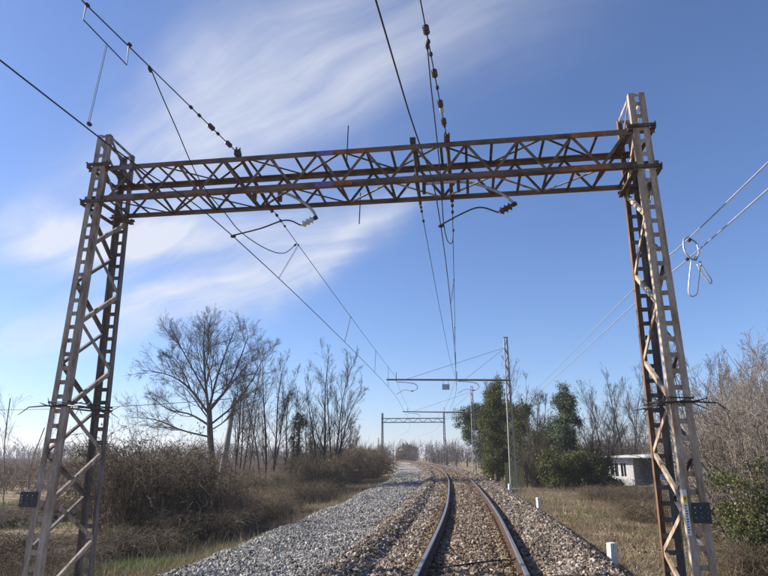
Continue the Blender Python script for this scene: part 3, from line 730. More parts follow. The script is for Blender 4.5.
def messenger(label, back, top_an, bot_an, far, inss):
    root, o = wire('messenger_wire', label, 'overhead wire', np.vstack([back, [top_an]]), .009)
    root.location = (0, 0, 0)
    for ch in root.children: ch.location = tuple(o)
    p1 = np.asarray(back[-1], float); q = np.asarray(top_an, float); d = q - p1; d /= np.linalg.norm(d)
    for k, (t, kind) in enumerate(inss):
        p = q - d * t
        if kind == 'i': insulator(p, d, root, 'porcelain', .95)
        elif kind == 'w': insulator(p, d, root, 'porcelain_w', .75)
        else: lump(p, d, root, .08, .028)
    b = MB(); bo = np.asarray(bot_an, float); b.tube([q, bo], .035, 6); b.box(q - (.05, .05, .06), q + (.05, .05, .05)); b.tube([q + (-.03,0,0), q + (-.03,0,.12)], .016, 5); b.tube([q + (.04,0,0), q + (.04,0,.10)], .014, 5); b.build('anchor_rod', M['beam_lace'], root)
    far = np.asarray(far, float); b = MB(); b.tube(far, .008, 5); b.build('far_strand', M['copper'], root, smooth=True)
    d = far[1] - far[0]; d /= np.linalg.norm(d)
    for t, kind in ((.12, 'i'), (.42, 'i'), (.75, 'c')):
        (insulator(far[0] + d * t, d, root, 'porcelain', .55) if kind == 'i' else lump(far[0] + d * t, d, root, .07, .025))
    return root
def mast_span(pts, sag):
    out = []
    for i in range(len(pts) - 1):
        s = sag_line(pts[i], pts[i + 1], sag[i], 12); out.append(s if i == 0 else s[1:])
    return np.vstack(out)
messenger('messenger wire with brown insulators anchored on the gantry over the rails', sag_line((-1.75,-18,7.35), (-.43,6.2,7.08), 0.0, 4), (-.23,9.62,7.03), (-.19,10.55,6.20),
          mast_span([(-.19,10.6,6.22), (-.87,40,6.62), (-3.0,70,6.95), (-7.2,110,7.9)], [.30,.35,.4]), ((.10,'c'), (.45,'c'), (.62,'i'), (.95,'w'), (1.15,'i'), (1.55,'c'), (1.95,'i'), (2.35,'c'), (2.62,'c'), (2.9,'i')))
messenger('messenger wire with insulators anchored on the gantry over the gravel bed', sag_line((-5.7,-18,7.35), (-4.63,5.7,7.06), 0.0, 4), (-4.14,9.62,7.03), (-3.72,10.55,6.20),
          mast_span([(-3.70,10.6,6.22), (-4.93,40,6.80), (-7.0,70,7.0), (-11.6,110,7.95)], [.05,.35,.4]), ((.06,'i'), (.42,'i'), (.75,'c'), (1.02,'i'), (1.35,'c'), (1.6,'c')))
# second anchored wire left of the first over the rails
aux = thing('anchor_wire', 'thin wire with small insulators running out from mid beam above the left rail', 'overhead wire')
b = MB(); far = mast_span([(-.80,10.62,6.22), (-.95,30,6.42), (-.90,40,6.58)], [.10, 0]); b.tube(far, .0075, 5); b.build('strand', M['copper'], aux, smooth=True)
b = MB(); b.tube([(-.84,9.6,7.02), (-.80,10.6,6.2)], .03, 6); b.box((-.89,9.56,6.97), (-.79,9.66,7.06)); b.build('anchor_rod', M['beam_lace'], aux)
d_ = far[1] - far[0]; d_ /= np.linalg.norm(d_)
for t in (.1, .3, .8): insulator(far[0] + d_ * t, d_, aux, 'porcelain', .5)

# jumper cables that carry the current round the anchors
def jumper(label, pts, r=.0095):
    p = catmull(pts, 6); b = MB(); b.tube(p - p[0], r, 6)
    root = thing('jumper_cable', label, 'cable', tuple(p[0])); b.build('strand', M['copper'], root, smooth=True)
    lump((-.0, -.06, 0.0), p[1] - p[0], root, .12, .028)
    lump(p[-1] - p[0], p[-2] - p[-1], root, .08, .025)
jumper('slack jumper cable looping under the gantry beam above the gravel bed', [(-4.48,7.05,7.06), (-4.56,7.55,6.95), (-4.66,8.3,6.78), (-4.70,9.0,6.50), (-4.62,9.45,6.22), (-4.45,9.95,5.98), (-4.42,10.7,5.88), (-4.22,11.6,5.84), (-4.0,12.2,5.92), (-3.77,12.4,6.20)])
jumper('slack jumper cable hanging under the gantry beam over the rails', [(-.40,7.1,7.05), (-.40,7.8,6.9), (-.38,8.6,6.65), (-.36,9.3,6.3), (-.36,9.9,5.98), (-.36,10.5,5.74), (-.32,11.2,5.66), (-.24,11.7,5.80), (-.21,11.95,6.19)])
# stirrup loop and droppers
st = thing('stirrup_loop', 'long flat wire stirrup with dropper on messenger wire above the left tower', 'wire loop')
b = MB(); b.tube([(-4.62,5.72,7.06), (-4.63,5.72,6.83), (-4.49,6.5,6.72), (-4.50,6.5,7.05)], .008, 6); b.build('loop', M['copper'], st)
b = MB()
for dx in (-.012, .012): b.tube([(-4.555 + dx,6.12,6.77), (-4.60 + dx,6.06,5.56)], .0045, 4)
b.build('dropper', M['dropper'], st)
for p in ((-4.62,5.70,7.06), (-4.50,6.48,7.06), (-4.60,6.04,5.56)): lump(p, (.1,1,0), st, .07, .025)
def interp_at(pts, Y):
    pts = np.asarray(pts); return np.array([np.interp(Y, pts[:,1], pts[:,0]), Y, np.interp(Y, pts[:,1], pts[:,2])])
mL = mast_span([(-3.70,10.6,6.22), (-4.93,40,6.80)], [.05]); mR = mast_span([(-.19,10.6,6.22), (-.87,40,6.62)], [.30])
for msg, cw, side, ys in ((mL, cwL, 'gravel bed', (12.6, 20.5, 28.5, 35)), (mR, cwR, 'rails', (15.5, 21.5, 27.5, 34.5))):
    for y, w in zip(ys, ('first', 'second', 'third', 'fourth')):
        a = interp_at(msg, y); c = interp_at(cw, y + .25); b = MB()
        for dx in (-.012, .012): b.tube([a - a + (dx,0,0), c - a + (dx,0,0)], .0055, 4)
        r_ = thing('dropper', f'{w} thin dropper beyond the gantry between the wires over the {side}', 'dropper', tuple(a), group=f'droppers over the {side}')
        b.build('strand', M['dropper'], r_); lump((0,-.03,0), (0,1,0), r_, .06, .02)

# feeder cables on the right and the slack cable ends hung on them
f1 = line_pts([(4.0,-25,5.0), (4.12,8,5.38), (4.18,15,5.60), (4.3,38,5.80), (3.5,55,5.62), (1.7,75,5.6), (-3.9,110,6.8)], 8)
f2 = line_pts([(3.95,-25,4.6), (4.07,8,5.0), (4.14,15,5.2), (4.5,38,5.62), (3.7,55,5.4), (1.8,75,5.35), (-3.8,110,6.5)], 8)
wire('feeder_cable', 'upper of two pale feeder cables passing behind the right tower', 'cable', f1, .011, 'galv')
wire('feeder_cable', 'lower of two pale feeder cables passing behind the right tower', 'cable', f2, .011, 'galv')
hl = thing('cable_loop', 'coiled white cable ends hanging in loops from the feeder cables', 'cable', (4.1, 10.9, 5.3))
b = MB(); b.tube(catmull([(.0,.1,.14), (-.12,.05,.05), (-.14,.0,-.2), (-.02,0,-.34), (.10,.05,-.22), (.12,.12,.0), (.03,.15,.12)], 5), .016, 6); b.build('clamp_loop', M['galv'], hl, smooth=True)
b = MB(); b.tube(catmull([(-.06,0,-.36), (-.12,0,-.62), (-.18,0,-.93), (-.14,0,-1.02), (-.05,0,-.98), (.0,0,-.80), (.06,0,-.55), (.10,0,-.38)], 5), .012, 6); b.build('loop', M['alu'], hl, smooth=True)
b = MB(); b.tube(catmull([(.08,.03,-.36), (.17,.05,-.55), (.25,.05,-.72), (.22,.05,-.78), (.12,.05,-.62), (.04,.03,-.42)], 5), .012, 6); b.build('loop', M['alu'], hl, smooth=True)
for p in ((-.10,.02,-.30), (.04,.03,-.30), (.0,.08,.08)): lump(p, (.2,1,.1), hl, .14, .035)

# ------------------------------------------------------------------ masts with long arms
def mast(label, Y, X, z0, zt, za, xa, detail, legs_m, xr):
    rot = -math.atan(float(heading(Y)))
    root = thing('lattice_mast', label, 'mast', (X, Y, z0), rot); H = zt - z0; A = za - z0
    w0, w1, d0, d1 = .44, .26, .30, .24
    for sx in (-1, 1):
        b = MB(); b.prof((sx * w0 / 2, 0, 0), (sx * w1 / 2, 0, H), (1, 0, 0), (0, 1, 0), [(-.045,-d0/2),(.045,-d0/2),(.045,d0/2),(-.045,d0/2)] if False else [(-sx*.06,-d0/2),(0,-d0/2),(0,d0/2),(-sx*.06,d0/2),(-sx*.06,d0/2-.012),(-sx*.012,d0/2-.012),(-sx*.012,-d0/2+.012),(-sx*.06,-d0/2+.012)])
        b.build('leg', legs_m, root)
    step = .55; n = int((H - .3) / step)
    for face in (-1, 1):
        for i in range(n):
            z = .2 + i * step; s = 1 if i % 2 == 0 else -1; wa = (w0 + (w1 - w0) * z / H) / 2 - .03; wb = (w0 + (w1 - w0) * (z + step) / H) / 2 - .03
            b = MB(); b.bar((-s * wa, face * (d0 / 2 - .006), z), (s * wb, face * (d0 / 2 - .006), z + step), .045, .007, (0, 1, 0)); b.build('lacing_bar', M['tower_dark'] if legs_m is M['tower'] else legs_m, root)
    b = MB(); b.box((-.36, -.34, -.6), (.36, .34, .08)); b.build('footing', M['concrete'], root)
    b = MB(); b.box((-w1/2 - .03, -.16, H - .02), (w1/2 + .03, .16, H)); b.build('cap_plate', legs_m, root)
    # arm, stays, drop brackets
    xl = xa - X
    b = MB(); b.tube([(.15, -.2, A - .03), (xl, -.2, A + .1)], [.065, .055], 8); b.build('arm', M['beam'], root)
    for xe in xr:
        b = MB(); b.tube([(-.05, -.1, H - (.6 if xe < xl * .6 else .7)), (xe - X, -.2, A + .08)], .016, 5); b.build('stay', M['galv'], root)
    for k, xc in enumerate(xr):
        x = xc - X; zz = A + .03
        b = MB(); b.tube([(x - .55, -.2, zz - .05), (x - .55, -.2, zz + .55)], .022, 6); b.build('pin', M['black_metal'], root)
        b = MB(); b.tube(catmull([(x - .5, -.2, zz - .1), (x + .2, -.2, zz - .14), (x + .7, -.2, zz - .25), (x + .85, -.2, zz - .5), (x + .6, -.2, zz - .68)], 5), .026, 6); b.build('bracket_tube', M['galv'], root, smooth=True)
        insulator((x + .6, -.2, zz - .68), (-1, 0, -.1), root, 'porcelain', 1.0)
        b = MB(); b.tube(catmull([(x + .42, -.2, zz - .7), (x, -.2, zz - .62), (x - .55, -.2, zz - .9)], 4), .013, 5); b.build('steady_rod', M['black_metal'], root, smooth=True)
    return root
m1 = mast('tall pale lattice mast with a long red arm, beside the mossy board fence', 40, 2.50, -.45, 9.22, 6.38, -5.45, True, M['pale_steel'], (-4.25, -.25))
b = MB(); b.box((-4.28,-.24,6.22), (-3.80,-.20,6.58)); pl = b.build('hanging_plate', M['galv'], m1)
b = MB()
for x in (-4.2, -3.88): b.tube([(x,-.22,6.57), (x,-.21,6.87)], .012, 5)
b.build('hanger', M['black_metal'], pl)
mast('farther slim pale mast with a dark arm, standing before the ivy trees', 70, .22, -.30, 9.35, 6.42, -7.72, False, M['pale_steel'], (-6.6, -2.4))

G2 = thing('catenary_gantry', 'distant grey lattice gantry over the far curve of the line', 'gantry', (0, 0, 0))
gantry(G2, -5.55, 5.55, 8.85, -.5, 7.15, 7.95, .9, .05, .30, .01, False, (M['tower_dark'],) * 4)
G2.location = (-10.3, 110, .35); G2.rotation_euler = (0, 0, .08)
for ch in ():
    pass

def pole(name, label, cat, X, Y, z0, z1, r, m, lean=(0, 0)):
    root = thing(name, label, cat, (X, Y, z0)); H = z1 - z0
    b = MB(); b.tube([(0, 0, -.3), (lean[0] * .5, lean[1] * .5, H * .5), (lean[0], lean[1], H)], [r, r * .85, r * .7], 8); b.build('shaft', m, root, smooth=True)
    b = MB(); b.lathe([(0, r * .75), (.04, r * .8), (.06, r * .5)], (lean[0], lean[1], H), (0, 0, 1), 8); b.build('cap', m, root); return root
pole('marker_pole', 'thin dark pole left of the far gantry above the bushes', 'pole', -13.6, 90, -.7, 4.2, .10, M['tower_dark'])
pole('marker_pole', 'thin dark pole beside the right post of the far gantry', 'pole', -4.1, 100, -.3, 4.2, .09, M['tower_dark'])
pole('marker_pole', 'short pale post by the far bend of the track', 'post', -14.8, 120, .0, 3.0, .13, M['white_concrete'])

# leaning concrete pole among the bare trees, with the thin wire that leaves it
up_ = thing('utility_pole', 'leaning grey concrete pole standing between the bare trees', 'pole', (-20.3, 48.5, -1.1))
b = MB(); b.tube([(0,0,0), (.35,0,3.6), (.75,0,7.45)], [.30,.24,.16], 10); b.build('shaft', M['concrete'], up_, smooth=True)
b = MB(); b.tube([(.40,0,7.15), (1.1,0,7.2)], .04, 6); b.build('crossbar', M['black_metal'], up_)
insulator((.45,0,7.2), (0,0,1), up_, 'porcelain_w', .8)
uw = sag_line((-19.8,48.5,6.25), (-75,62,7.8), .9, 16)
wire('utility_wire', 'thin line running left from the leaning concrete pole', 'wire', uw, .03, 'black_metal', 5)

# ------------------------------------------------------------------ small things by the line
def marker(label, X, Y, z, h, lean):
    b = MB(); w, d = .082, .07
    b.prof((0,0,-.3), (0,0,h), (1,0,0), (0,1,0), [(-w,-d),(w,-d),(w,d),(-w,d)], 0, .93)
    b.prof((0,0,h), (0,0,h + .02), (1,0,0), (0,1,0), [(-w*.93,-d*.93),(w*.93,-d*.93),(w*.93,d*.93),(-w*.93,d*.93)], 0, .8)
    o = b.build('marker_stone', M['white_concrete']); o.location = (X, Y, z); o.rotation_euler = (lean, lean * .5, .45)
    return tag(o, label, 'marker post', 'white marker posts along the ballast')
marker('nearest white concrete marker post at the foot of the ballast', 2.78, 13.9, -.52, .33, .03)
marker('second white marker post along the ballast, counting from the near gantry', 2.75, 27.8, -.48, .33, -.04)
marker('third white marker post, just in front of the lattice mast', 2.15, 38.4, -.43, .40, .02)
marker('farthest white marker post, small, short of the slim mast', 1.65, 57.4, -.35, .40, .04)

cbx = thing('concrete_block', 'dark weathered concrete box at the edge of the bushes left of the gravel', 'box', (-10.5, 54, -.8), .2)
b = MB(); b.box((-.5,-.4,-.2), (.5,.4,1.15)); b.build('body', M['dark_wood'], cbx)
b = MB(); b.box((-.56,-.46,1.152), (.56,.46,1.26)); b.build('lid', M['concrete'], cbx)

fen = thing('board_fence', 'short mossy yellow-green board fence behind the lattice mast', 'fence', (2.3, 46, -.62), -.1)
for i in range(9):
    b = MB(); h = 1.75 + rng.uniform(-.06, .06); b.box((i*.15,-.012,0), (i*.15+.135,.012,h)); b.build('board', M['green_board'], fen)
for z in (.4, 1.35):
    b = MB(); b.box((-.05,.014,z), (1.42,.06,z+.09)); b.build('rail', M['green_board'], fen)
b = MB(); b.box((1.45,-.07,-.3), (1.6,.07,1.85)); b.build('post', M['dark_wood'], fen)

# hut
hut = thing('hut', 'low white hut with flat pale roof and open porch behind the bushes', 'hut', (11.9, 58.5, -.95), -.50); hut.scale = (1.12, 1.12, 1.12)
HW, HD, HH = 2.1, 3.2, 2.15
def hbox(name, a, b_, m, p=None):
    q = MB(); q.box(a, b_); return q.build(name, m, p or hut)
# front wall with two window openings and a doorway, built from piers and bands
hbox('wall', (0,0,0), (.35,.15,HH), M['white_wall']); hbox('wall', (.35,0,1.75), (1.75,.15,HH), M['white_wall']); hbox('wall', (.35,0,0), (.95,.15,.75), M['white_wall'])
hbox('wall', (.95,0,0), (1.15,.15,1.75), M['white_wall']); hbox('wall', (1.15,0,0), (1.55,.15,.75), M['white_wall']); hbox('wall', (1.55,0,0), (1.75,.15,1.75), M['white_wall']); hbox('wall', (1.75,0,0), (HW,.15,HH), M['white_wall'])
hbox('wall', (0,.15,0), (.15,HD,HH), M['white_wall']); hbox('wall', (HW-.15,.15,0), (HW,HD,HH), M['concrete']); hbox('wall', (.15,HD-.15,0), (HW-.15,HD,HH), M['white_wall'])
for x0, x1 in ((.35,.95), (1.15,1.55)):
    w = hbox('window', (x0,.06,.75), (x1,.09,1.75), M['dark_glass']); hbox('glazing_bar', ((x0+x1)/2-.02,.035,.75), ((x0+x1)/2+.02,.058,1.75), M['white_wall'], w)
hbox('back_wall', (HW,HD-.12,0), (HW+3.0,HD,HH-.05), M['concrete'])
for x in (1.72, 2.95): hbox('porch_post', (HW+x-.05,.05,0), (HW+x+.05,.15,HH), M['white_wall'])
rb = MB(); rb.add([(-.3,-.35,HH+.002),(HW+3.2,-.35,HH+.20),(HW+3.2,HD+.3,HH+.20),(-.3,HD+.3,HH+.002),(-.3,-.35,HH+.14),(HW+3.2,-.35,HH+.36),(HW+3.2,HD+.3,HH+.36),(-.3,HD+.3,HH+.14)], [(0,3,2,1),(4,5,6,7),(0,1,5,4),(1,2,6,5),(2,3,7,6),(3,0,4,7)])
rf = rb.build('roof', M['roof_sheet'], hut); hbox('fascia', (-.3,-.38,HH+.02), (HW+3.2,-.352,HH+.12), M['white_wall'], rf)
tp = MB(); r_ = np.random.default_rng(5)
nu, nv = 9, 7; Vt = []
for j in range(nv):
    for i in range(nu):
        u, v = i/(nu-1)*2-1, j/(nv-1)*2-1; Vt.append((u*.75, v*.55, max(0, .72*(1-abs(u)**2.5)*(1-abs(v)**2.5)) + r_.uniform(-.05,.05)))
Ft = [(j*nu+i, j*nu+i+1, (j+1)*nu+i+1, (j+1)*nu+i) for j in range(nv-1) for i in range(nu-1)]
tp.add(Vt, Ft); tpo = tp.build('tarpaulin', M['blue_tarp']); tpo.location = (15.6, 54.6, -.45)
tag(tpo, 'crumpled blue sheet heaped beside the white hut porch', 'tarpaulin')
md = tpo.modifiers.new('thick', 'SOLIDIFY'); md.thickness = .02

# ------------------------------------------------------------------ vegetation
def unit(v): return v / (np.linalg.norm(v, axis=-1, keepdims=True) + 1e-9)
def grow(P, Rr, n, t0, t1, ang, lr, K, up, wig, rr, r, tip=.3, lmin=0.0):
    """n children on each parent polyline, all at once"""
    B, Kp, _ = P.shape; idx = np.repeat(np.arange(B), n); m = B * n
    t = r.uniform(t0, t1, m); f = t * (Kp - 1); i = np.minimum(f.astype(int), Kp - 2); u = (f - i)[:, None]
    pos = P[idx, i] * (1 - u) + P[idx, i + 1] * u; tan = unit(P[idx, i + 1] - P[idx, i])
    rad = Rr[idx, i] * (1 - u[:, 0]) + Rr[idx, i + 1] * u[:, 0]
    L_ = np.linalg.norm(np.diff(P, axis=1), axis=2).sum(1)[idx] * lr * r.uniform(.55, 1.25, m) * (1.15 - .6 * t); L_ = np.maximum(L_, lmin)
    perp = unit(np.cross(tan, r.normal(size=(m, 3)))); a = ang * r.uniform(.65, 1.35, m)[:, None]
    d = unit(tan * np.cos(a) + perp * np.sin(a)); Q = np.empty((m, K, 3)); Q[:, 0] = pos
    for k in range(1, K):
        d = unit(d + r.normal(size=(m, 3)) * wig + np.array((0, 0, up))); Q[:, k] = Q[:, k - 1] + d * (L_ / (K - 1))[:, None]
    R2 = (np.minimum(rad * rr, rad * .95))[:, None] * np.linspace(1, tip, K)[None]
    return Q, R2
def poly(pts, r0, r1, K=9):
    p = catmull(pts, 6); t = np.linspace(0, len(p) - 1, K); i = np.minimum(t.astype(int), len(p) - 2); u = (t - i)[:, None]
    return (p[i] * (1 - u) + p[i + 1] * u)[None], np.linspace(r0, r1, K)[None]
def clampR(R_, mn): return np.maximum(R_, mn)
def gz(x, y): return float(ground_z(x, y))

def bare_tree(name, label, cat, loc, trunk, limbs, counts, seed, rmin=.008, mats=('bark', 'twig'), group=None, up=.10, lrs=(.42, .45, .5), ang=.75):
    """trunk and main limbs given as lines; finer orders are grown"""
    r = np.random.default_rng(seed); root = thing(name, label, cat, loc, group=group)
    tp, tr = poly(*trunk); LP = []; LR = []
    for l in limbs:
        p, q = poly(*l); LP.append(p); LR.append(q)
    LP = np.concatenate(LP); LR = np.concatenate(LR)
    v1, f1 = tube_arrays(tp, tr, 9); v2, f2 = tube_arrays(LP, LR, 6)
    link('trunk', mesh_from('trunk', np.concatenate([v1, v2]), np.concatenate([f1, f2 + len(v1)]), [M[mats[0]]], True), root)
    G1 = grow(LP, LR, counts[0], .18, .98, ang, lrs[0], 7, up, .12, .5, r); G2_ = grow(*G1, counts[1], .12, 1.0, ang, lrs[1], 5, up, .14, .6, r); G3 = grow(*G2_, counts[2], .1, 1.0, .6, lrs[2], 4, up * .6, .14, .7, r, lmin=.2)
    V, F = strands([(G1[0], clampR(G1[1], rmin * 1.6)), (G2_[0], clampR(G2_[1], rmin * 1.2)), (G3[0], clampR(G3[1], rmin))])
    link('crown', mesh_from('crown', V, F, [M[mats[1]]], True), root); return root

# the big bare tree: limbs traced from how the tree stands (x across, z up; depth is spread)
BT = (-19.9, 46.0, -1.05)
def L2(pts, r0, r1, dy, K=9):
    n = len(pts); return ([(x, dy * i / (n - 1), z) for i, (x, z) in enumerate(pts)], r0, r1, K)
bare_tree('bare_tree', 'large spreading leafless tree behind the bramble mound', 'tree', BT,
  ([(0,0,-.3), (-.15,.05,2.0), (-.45,.1,4.0), (-.75,.1,6.4)], .31, .20, 9),
  [L2([(-.7,6.0),(-1.3,8.6),(-1.75,11.4),(-1.9,13.6)], 0.122, .03, .5), L2([(-.7,6.2),(-.55,8.5),(-.1,11.0),(.3,13.0)], 0.108, .025, 1.6), L2([(-.8,6.0),(-2.4,7.9),(-4.2,9.0),(-6.4,9.4)], 0.108, .025, -.6),
   L2([(-.6,5.0),(-2.4,5.9),(-4.4,6.3),(-6.2,7.4)], 0.094, .022, .8), L2([(-.45,4.1),(-2.6,4.6),(-4.6,5.4),(-6.6,5.6)], 0.086, .022, -1.2), L2([(-.7,6.3),(.8,7.9),(1.9,10.4),(2.5,12.0)], 0.101, .025, -.8),
   L2([(-.55,5.0),(1.2,6.6),(2.6,8.9),(3.3,11.0)], 0.086, .022, 1.2), L2([(-1.0,7.4),(-2.4,9.8),(-3.4,11.6),(-4.0,12.9)], 0.079, .02, -1.4), L2([(-1.4,9.0),(-1.0,10.8),(-1.0,12.4),(-.8,13.9)], 0.058, .02, -.8),
   L2([(-2.4,7.9),(-3.8,9.9),(-5.0,10.9)], 0.050, .018, 1.0), L2([(-.5,4.6),(.9,5.3),(2.2,6.9),(3.0,7.6)], 0.058, .018, -1.5), L2([(-.6,5.6),(-1.0,8.2),(-2.2,10.8),(-2.9,12.6)], 0.072, .02, 2.6), L2([(-.6,5.4),(-2.0,6.6),(-3.6,8.0),(-5.4,9.0)], 0.072, .02, 2.8), L2([(-.7,6.0),(.4,8.0),(1.2,9.6),(1.9,10.8)], 0.072, .02, 2.8)],
  (13, 10, 7), 3, rmin=.0055, ang=.62, lrs=(.47, .52, .52), up=.045)

def upright(name, label, loc, stems, seed, group='slender bare trees left of the gravel', rmin=.0055, mats=('twig', 'twig'), counts=(14, 8, 5), cat='tree'):
    return bare_tree(name, label, cat, loc, stems[0], stems, counts, seed, rmin=rmin, mats=mats, group=group, up=.10, lrs=(.33, .48, .55), ang=.48)
def stem(x, y, h, lx, ly, r0): return ([(x, y, -.3), (x + lx * .3 + .1, y + ly * .3, h * .35), (x + lx * .6 - .06, y + ly * .6, h * .7), (x + lx, y + ly, h)], r0, .014, 10)
SAP = [ # X, Y, stems (dx, dy, height, lean x, lean y, radius), label
 (-20.0, 50.5, [(0,0,10.4,.5,0,.11), (.5,.3,9.4,1.2,.2,.08), (.2,-.2,7.6,-.4,0,.07)], 'tall thin bare tree just right of the leaning concrete pole'),
 (-20.9, 54, [(0,0,9.6,.2,0,.10), (.7,.2,9.0,.9,.2,.07)], 'thin bare tree behind the leaning concrete pole'),
 (-14.6, 43, [(0,0,9.6,-.8,.2,.10), (.3,.2,9.2,.6,-.2,.09), (-.3,.1,8.0,-2.0,.1,.07), (.2,0,8.0,1.6,.2,.06)], 'nearer slender bare tree with forked pale stems left of the ivy stem'),
 (-14.1, 45.5, [(0,0,7.4,.2,.1,.08), (.3,.1,6.6,.7,.3,.06)], 'slender bare tree between the two tallest bare saplings'),
 (-11.0, 45, [(0,0,9.6,.2,.1,.10), (.5,.1,9.2,1.6,0,.09), (-.3,0,8.4,-1.3,.1,.07), (.3,.3,7.6,2.6,.2,.06)], 'tall slender bare tree nearest the gravel bed'),
 (-11.3, 49, [(0,0,9.4,-.5,0,.09), (.4,.2,8.6,.9,0,.07)], 'thin bare tree behind the one nearest the gravel'),
 (-16.5, 60, [(0,0,7.0,.2,0,.10), (.5,.2,6.0,.4,.1,.07)], 'small bare tree in the gap behind the saplings'),
 (-13.2, 66, [(0,0,6.0,.2,0,.07), (.5,.2,5.0,.4,.1,.06)], 'short bare sapling above the far end of the left bushes'),
]
for k, (x, y, ss, lab) in enumerate(SAP):
    upright('bare_sapling', lab, (x, y, gz(x, y)), [stem(*q) for q in ss], 50 + k)
upright('bare_sapling', 'single bare sapling tip at the left picture edge', (-12.6, 15.5, gz(-12.6, 15.5)), [stem(0,0,4.2,-.3,0,.014), stem(.3,.2,3.4,.3,.2,.010)], 71, rmin=.003, counts=(7, 5, 3), mats=('twig_pale', 'twig_pale'))

# bramble mounds: shared meshes of arching canes, dead leaves on them
def bramble_mesh(seed, ncane, nleaf, rad=1.5, h=1.5, rc=.006):
    r = np.random.default_rng(seed); n = ncane; a = r.uniform(0, 2 * PI, n); base = np.stack([np.cos(a), np.sin(a), 0 * a], 1) * (r.random(n) ** .6 * rad * .75)[:, None]
    ph = a + r.normal(size=n) * 1.0; L_ = rad * r.uniform(.35, 1.0, n); top = h * r.uniform(.35, 1.1, n); K = 8; t = np.linspace(0, 1, K)
    end = r.uniform(.0, .75, n)
    P = base[:, None, :] + np.stack([np.cos(ph)[:, None] * L_[:, None] * t ** 1.4, np.sin(ph)[:, None] * L_[:, None] * t ** 1.4, top[:, None] * (np.sin(t * PI * .5 * (1 + end[:, None])))], -1)
    P += np.cumsum(r.normal(size=P.shape) * .035, axis=1); Rr = rc * r.uniform(.6, 1.5, n)[:, None] * np.linspace(1.2, .5, K)[None]
    T1 = grow(P, Rr, 3, .25, 1, .8, .30, 4, .02, .22, .7, r); T2 = grow(*T1, 2, .1, 1, .8, .5, 3, 0, .2, .8, r)
    V, F = strands([(P, Rr), (T1[0], clampR(T1[1], rc * .5)), (T2[0], clampR(T2[1], rc * .4))])
    allp = np.concatenate([P.reshape(-1, 3), T1[0].reshape(-1, 3)]); sel = allp[r.integers(0, len(allp), nleaf)] + r.normal(size=(nleaf, 3)) * .05
    LV, LF = leaf_arrays(sel, .045, .8, 0, r)
    return mesh_from('canes', V, F, [M['cane']], True), (LV, LF)
BR = []
for s in range(4):
    me, (LV, LF) = bramble_mesh(100 + s, 560, 4200, rc=.0075)
    BR.append((me, mesh_from('dead_leaves', LV, LF, [M['dead_leaf']]), mesh_from('green_leaves', LV[:len(LV)//16*4], LF[:len(LF)//4], [M['olive_leaf']])))
_bk = [0]
def bramble(label, X, Y, sc, green=False, rot=None, group='bramble mounds', cat='bush', name='bramble_bush', twigs=None):
    k = _bk[0]; _bk[0] += 1; c, l, g_ = BR[k % 4]
    root = thing(name, label, cat, (X, Y, gz(X, Y) - .08), group=group)
    sub = dict(rot=(0, 0, k * 1.7 if rot is None else rot), scl=sc)
    link('canes', c, root, **sub)
    link('dead_leaves', l, root, **sub)
    if green: link('green_leaves', g_, root, rot=(0, 0, k * 2.9 + 1), scl=sc)
    return root
for lab, X, Y, sc, gr_ in [
 ('large dark bramble mound nearest the left tower, under the big bare tree', -10.9, 20.0, (1.5,1.3,1.95), True),
 ('bramble mound right of the largest one, at the edge of the verge', -9.2, 20.8, (.95,1.0,1.05), True),
 ('bramble mound behind the largest one, in front of the big tree', -14.4, 26.5, (1.3,1.2,.62), True),
 ('low bramble in front of the largest mound, by the green tuft', -9.2, 16.2, (.85,.8,.5), True),
 ('bramble mound left of the left tower, lowest left corner', -12.0, 14.6, (1.1,1.0,.5), True),
 ('bramble seen between the legs of the left tower', -10.2, 14.2, (.9,.8,.42), False),
 ('small rounded bramble hump close to the gravel, below the saplings', -9.3, 27.0, (.9,1.0,.72), True),
 ('bramble thicket around the feet of the forked saplings', -13.6, 39.5, (1.5,1.4,.95), True),
 ('bramble thicket below the leaning concrete pole', -16.2, 36.0, (1.5,1.3,.55), True),
 ('bramble mound at the foot of the sapling nearest the gravel', -10.6, 42.0, (1.3,1.6,1.5), True),
 ('brown bramble just before the dark concrete box', -11.6, 47.5, (1.5,1.6,1.5), False),
 ('tall brown bramble behind the dark concrete box', -12.6, 58.0, (1.9,2.2,2.0), False),
 ('brown bush farther along the gravel edge, past the concrete box', -12.4, 66.0, (1.8,2.4,1.9), False),
 ('brown bush below the thin pole left of the far gantry', -14.6, 76.0, (2.2,3.0,2.0), False),
 ('farthest brown bush on the left, where the gravel narrows', -17.2, 88.0, (2.4,3.5,1.9), False),
 ('low spreading bramble at the foot of the left tower, gravel side', -9.0, 12.6, (.6,.55,.30), True),
 ('low bramble spilling toward the gravel below the largest mound', -8.0, 18.4, (.8,.9,.62), True),
 ('ragged low bramble between the mound and the rounded hump', -8.7, 23.6, (.9,1.1,.8), True),
 ('low bramble at the gravel edge past the rounded hump', -8.8, 32.0, (.9,1.4,.75), True),
 ('sprawling bramble left of the largest mound, at the vineyard edge', -16.8, 25.0, (1.4,1.1,.55), False),
 ('low bramble at the vineyard edge seen left of the left tower', -18.5, 22.0, (1.5,1.1,.4), True),
]: bramble(lab, X, Y, sc, gr_)
# pale dead branch leaning out of the mound
b = MB(); b.tube(catmull([(0,0,0), (.35,.1,.12), (.75,.2,.40), (1.0,.25,.75)], 5), [.016]*16, 6); fb = b.build('fallen_branch', M['twig_pale'], smooth=True); fb.location = (-9.55, 18.2, -.52)
tag(fb, 'pale curved dead branch lying against the dark bramble mound', 'branch')

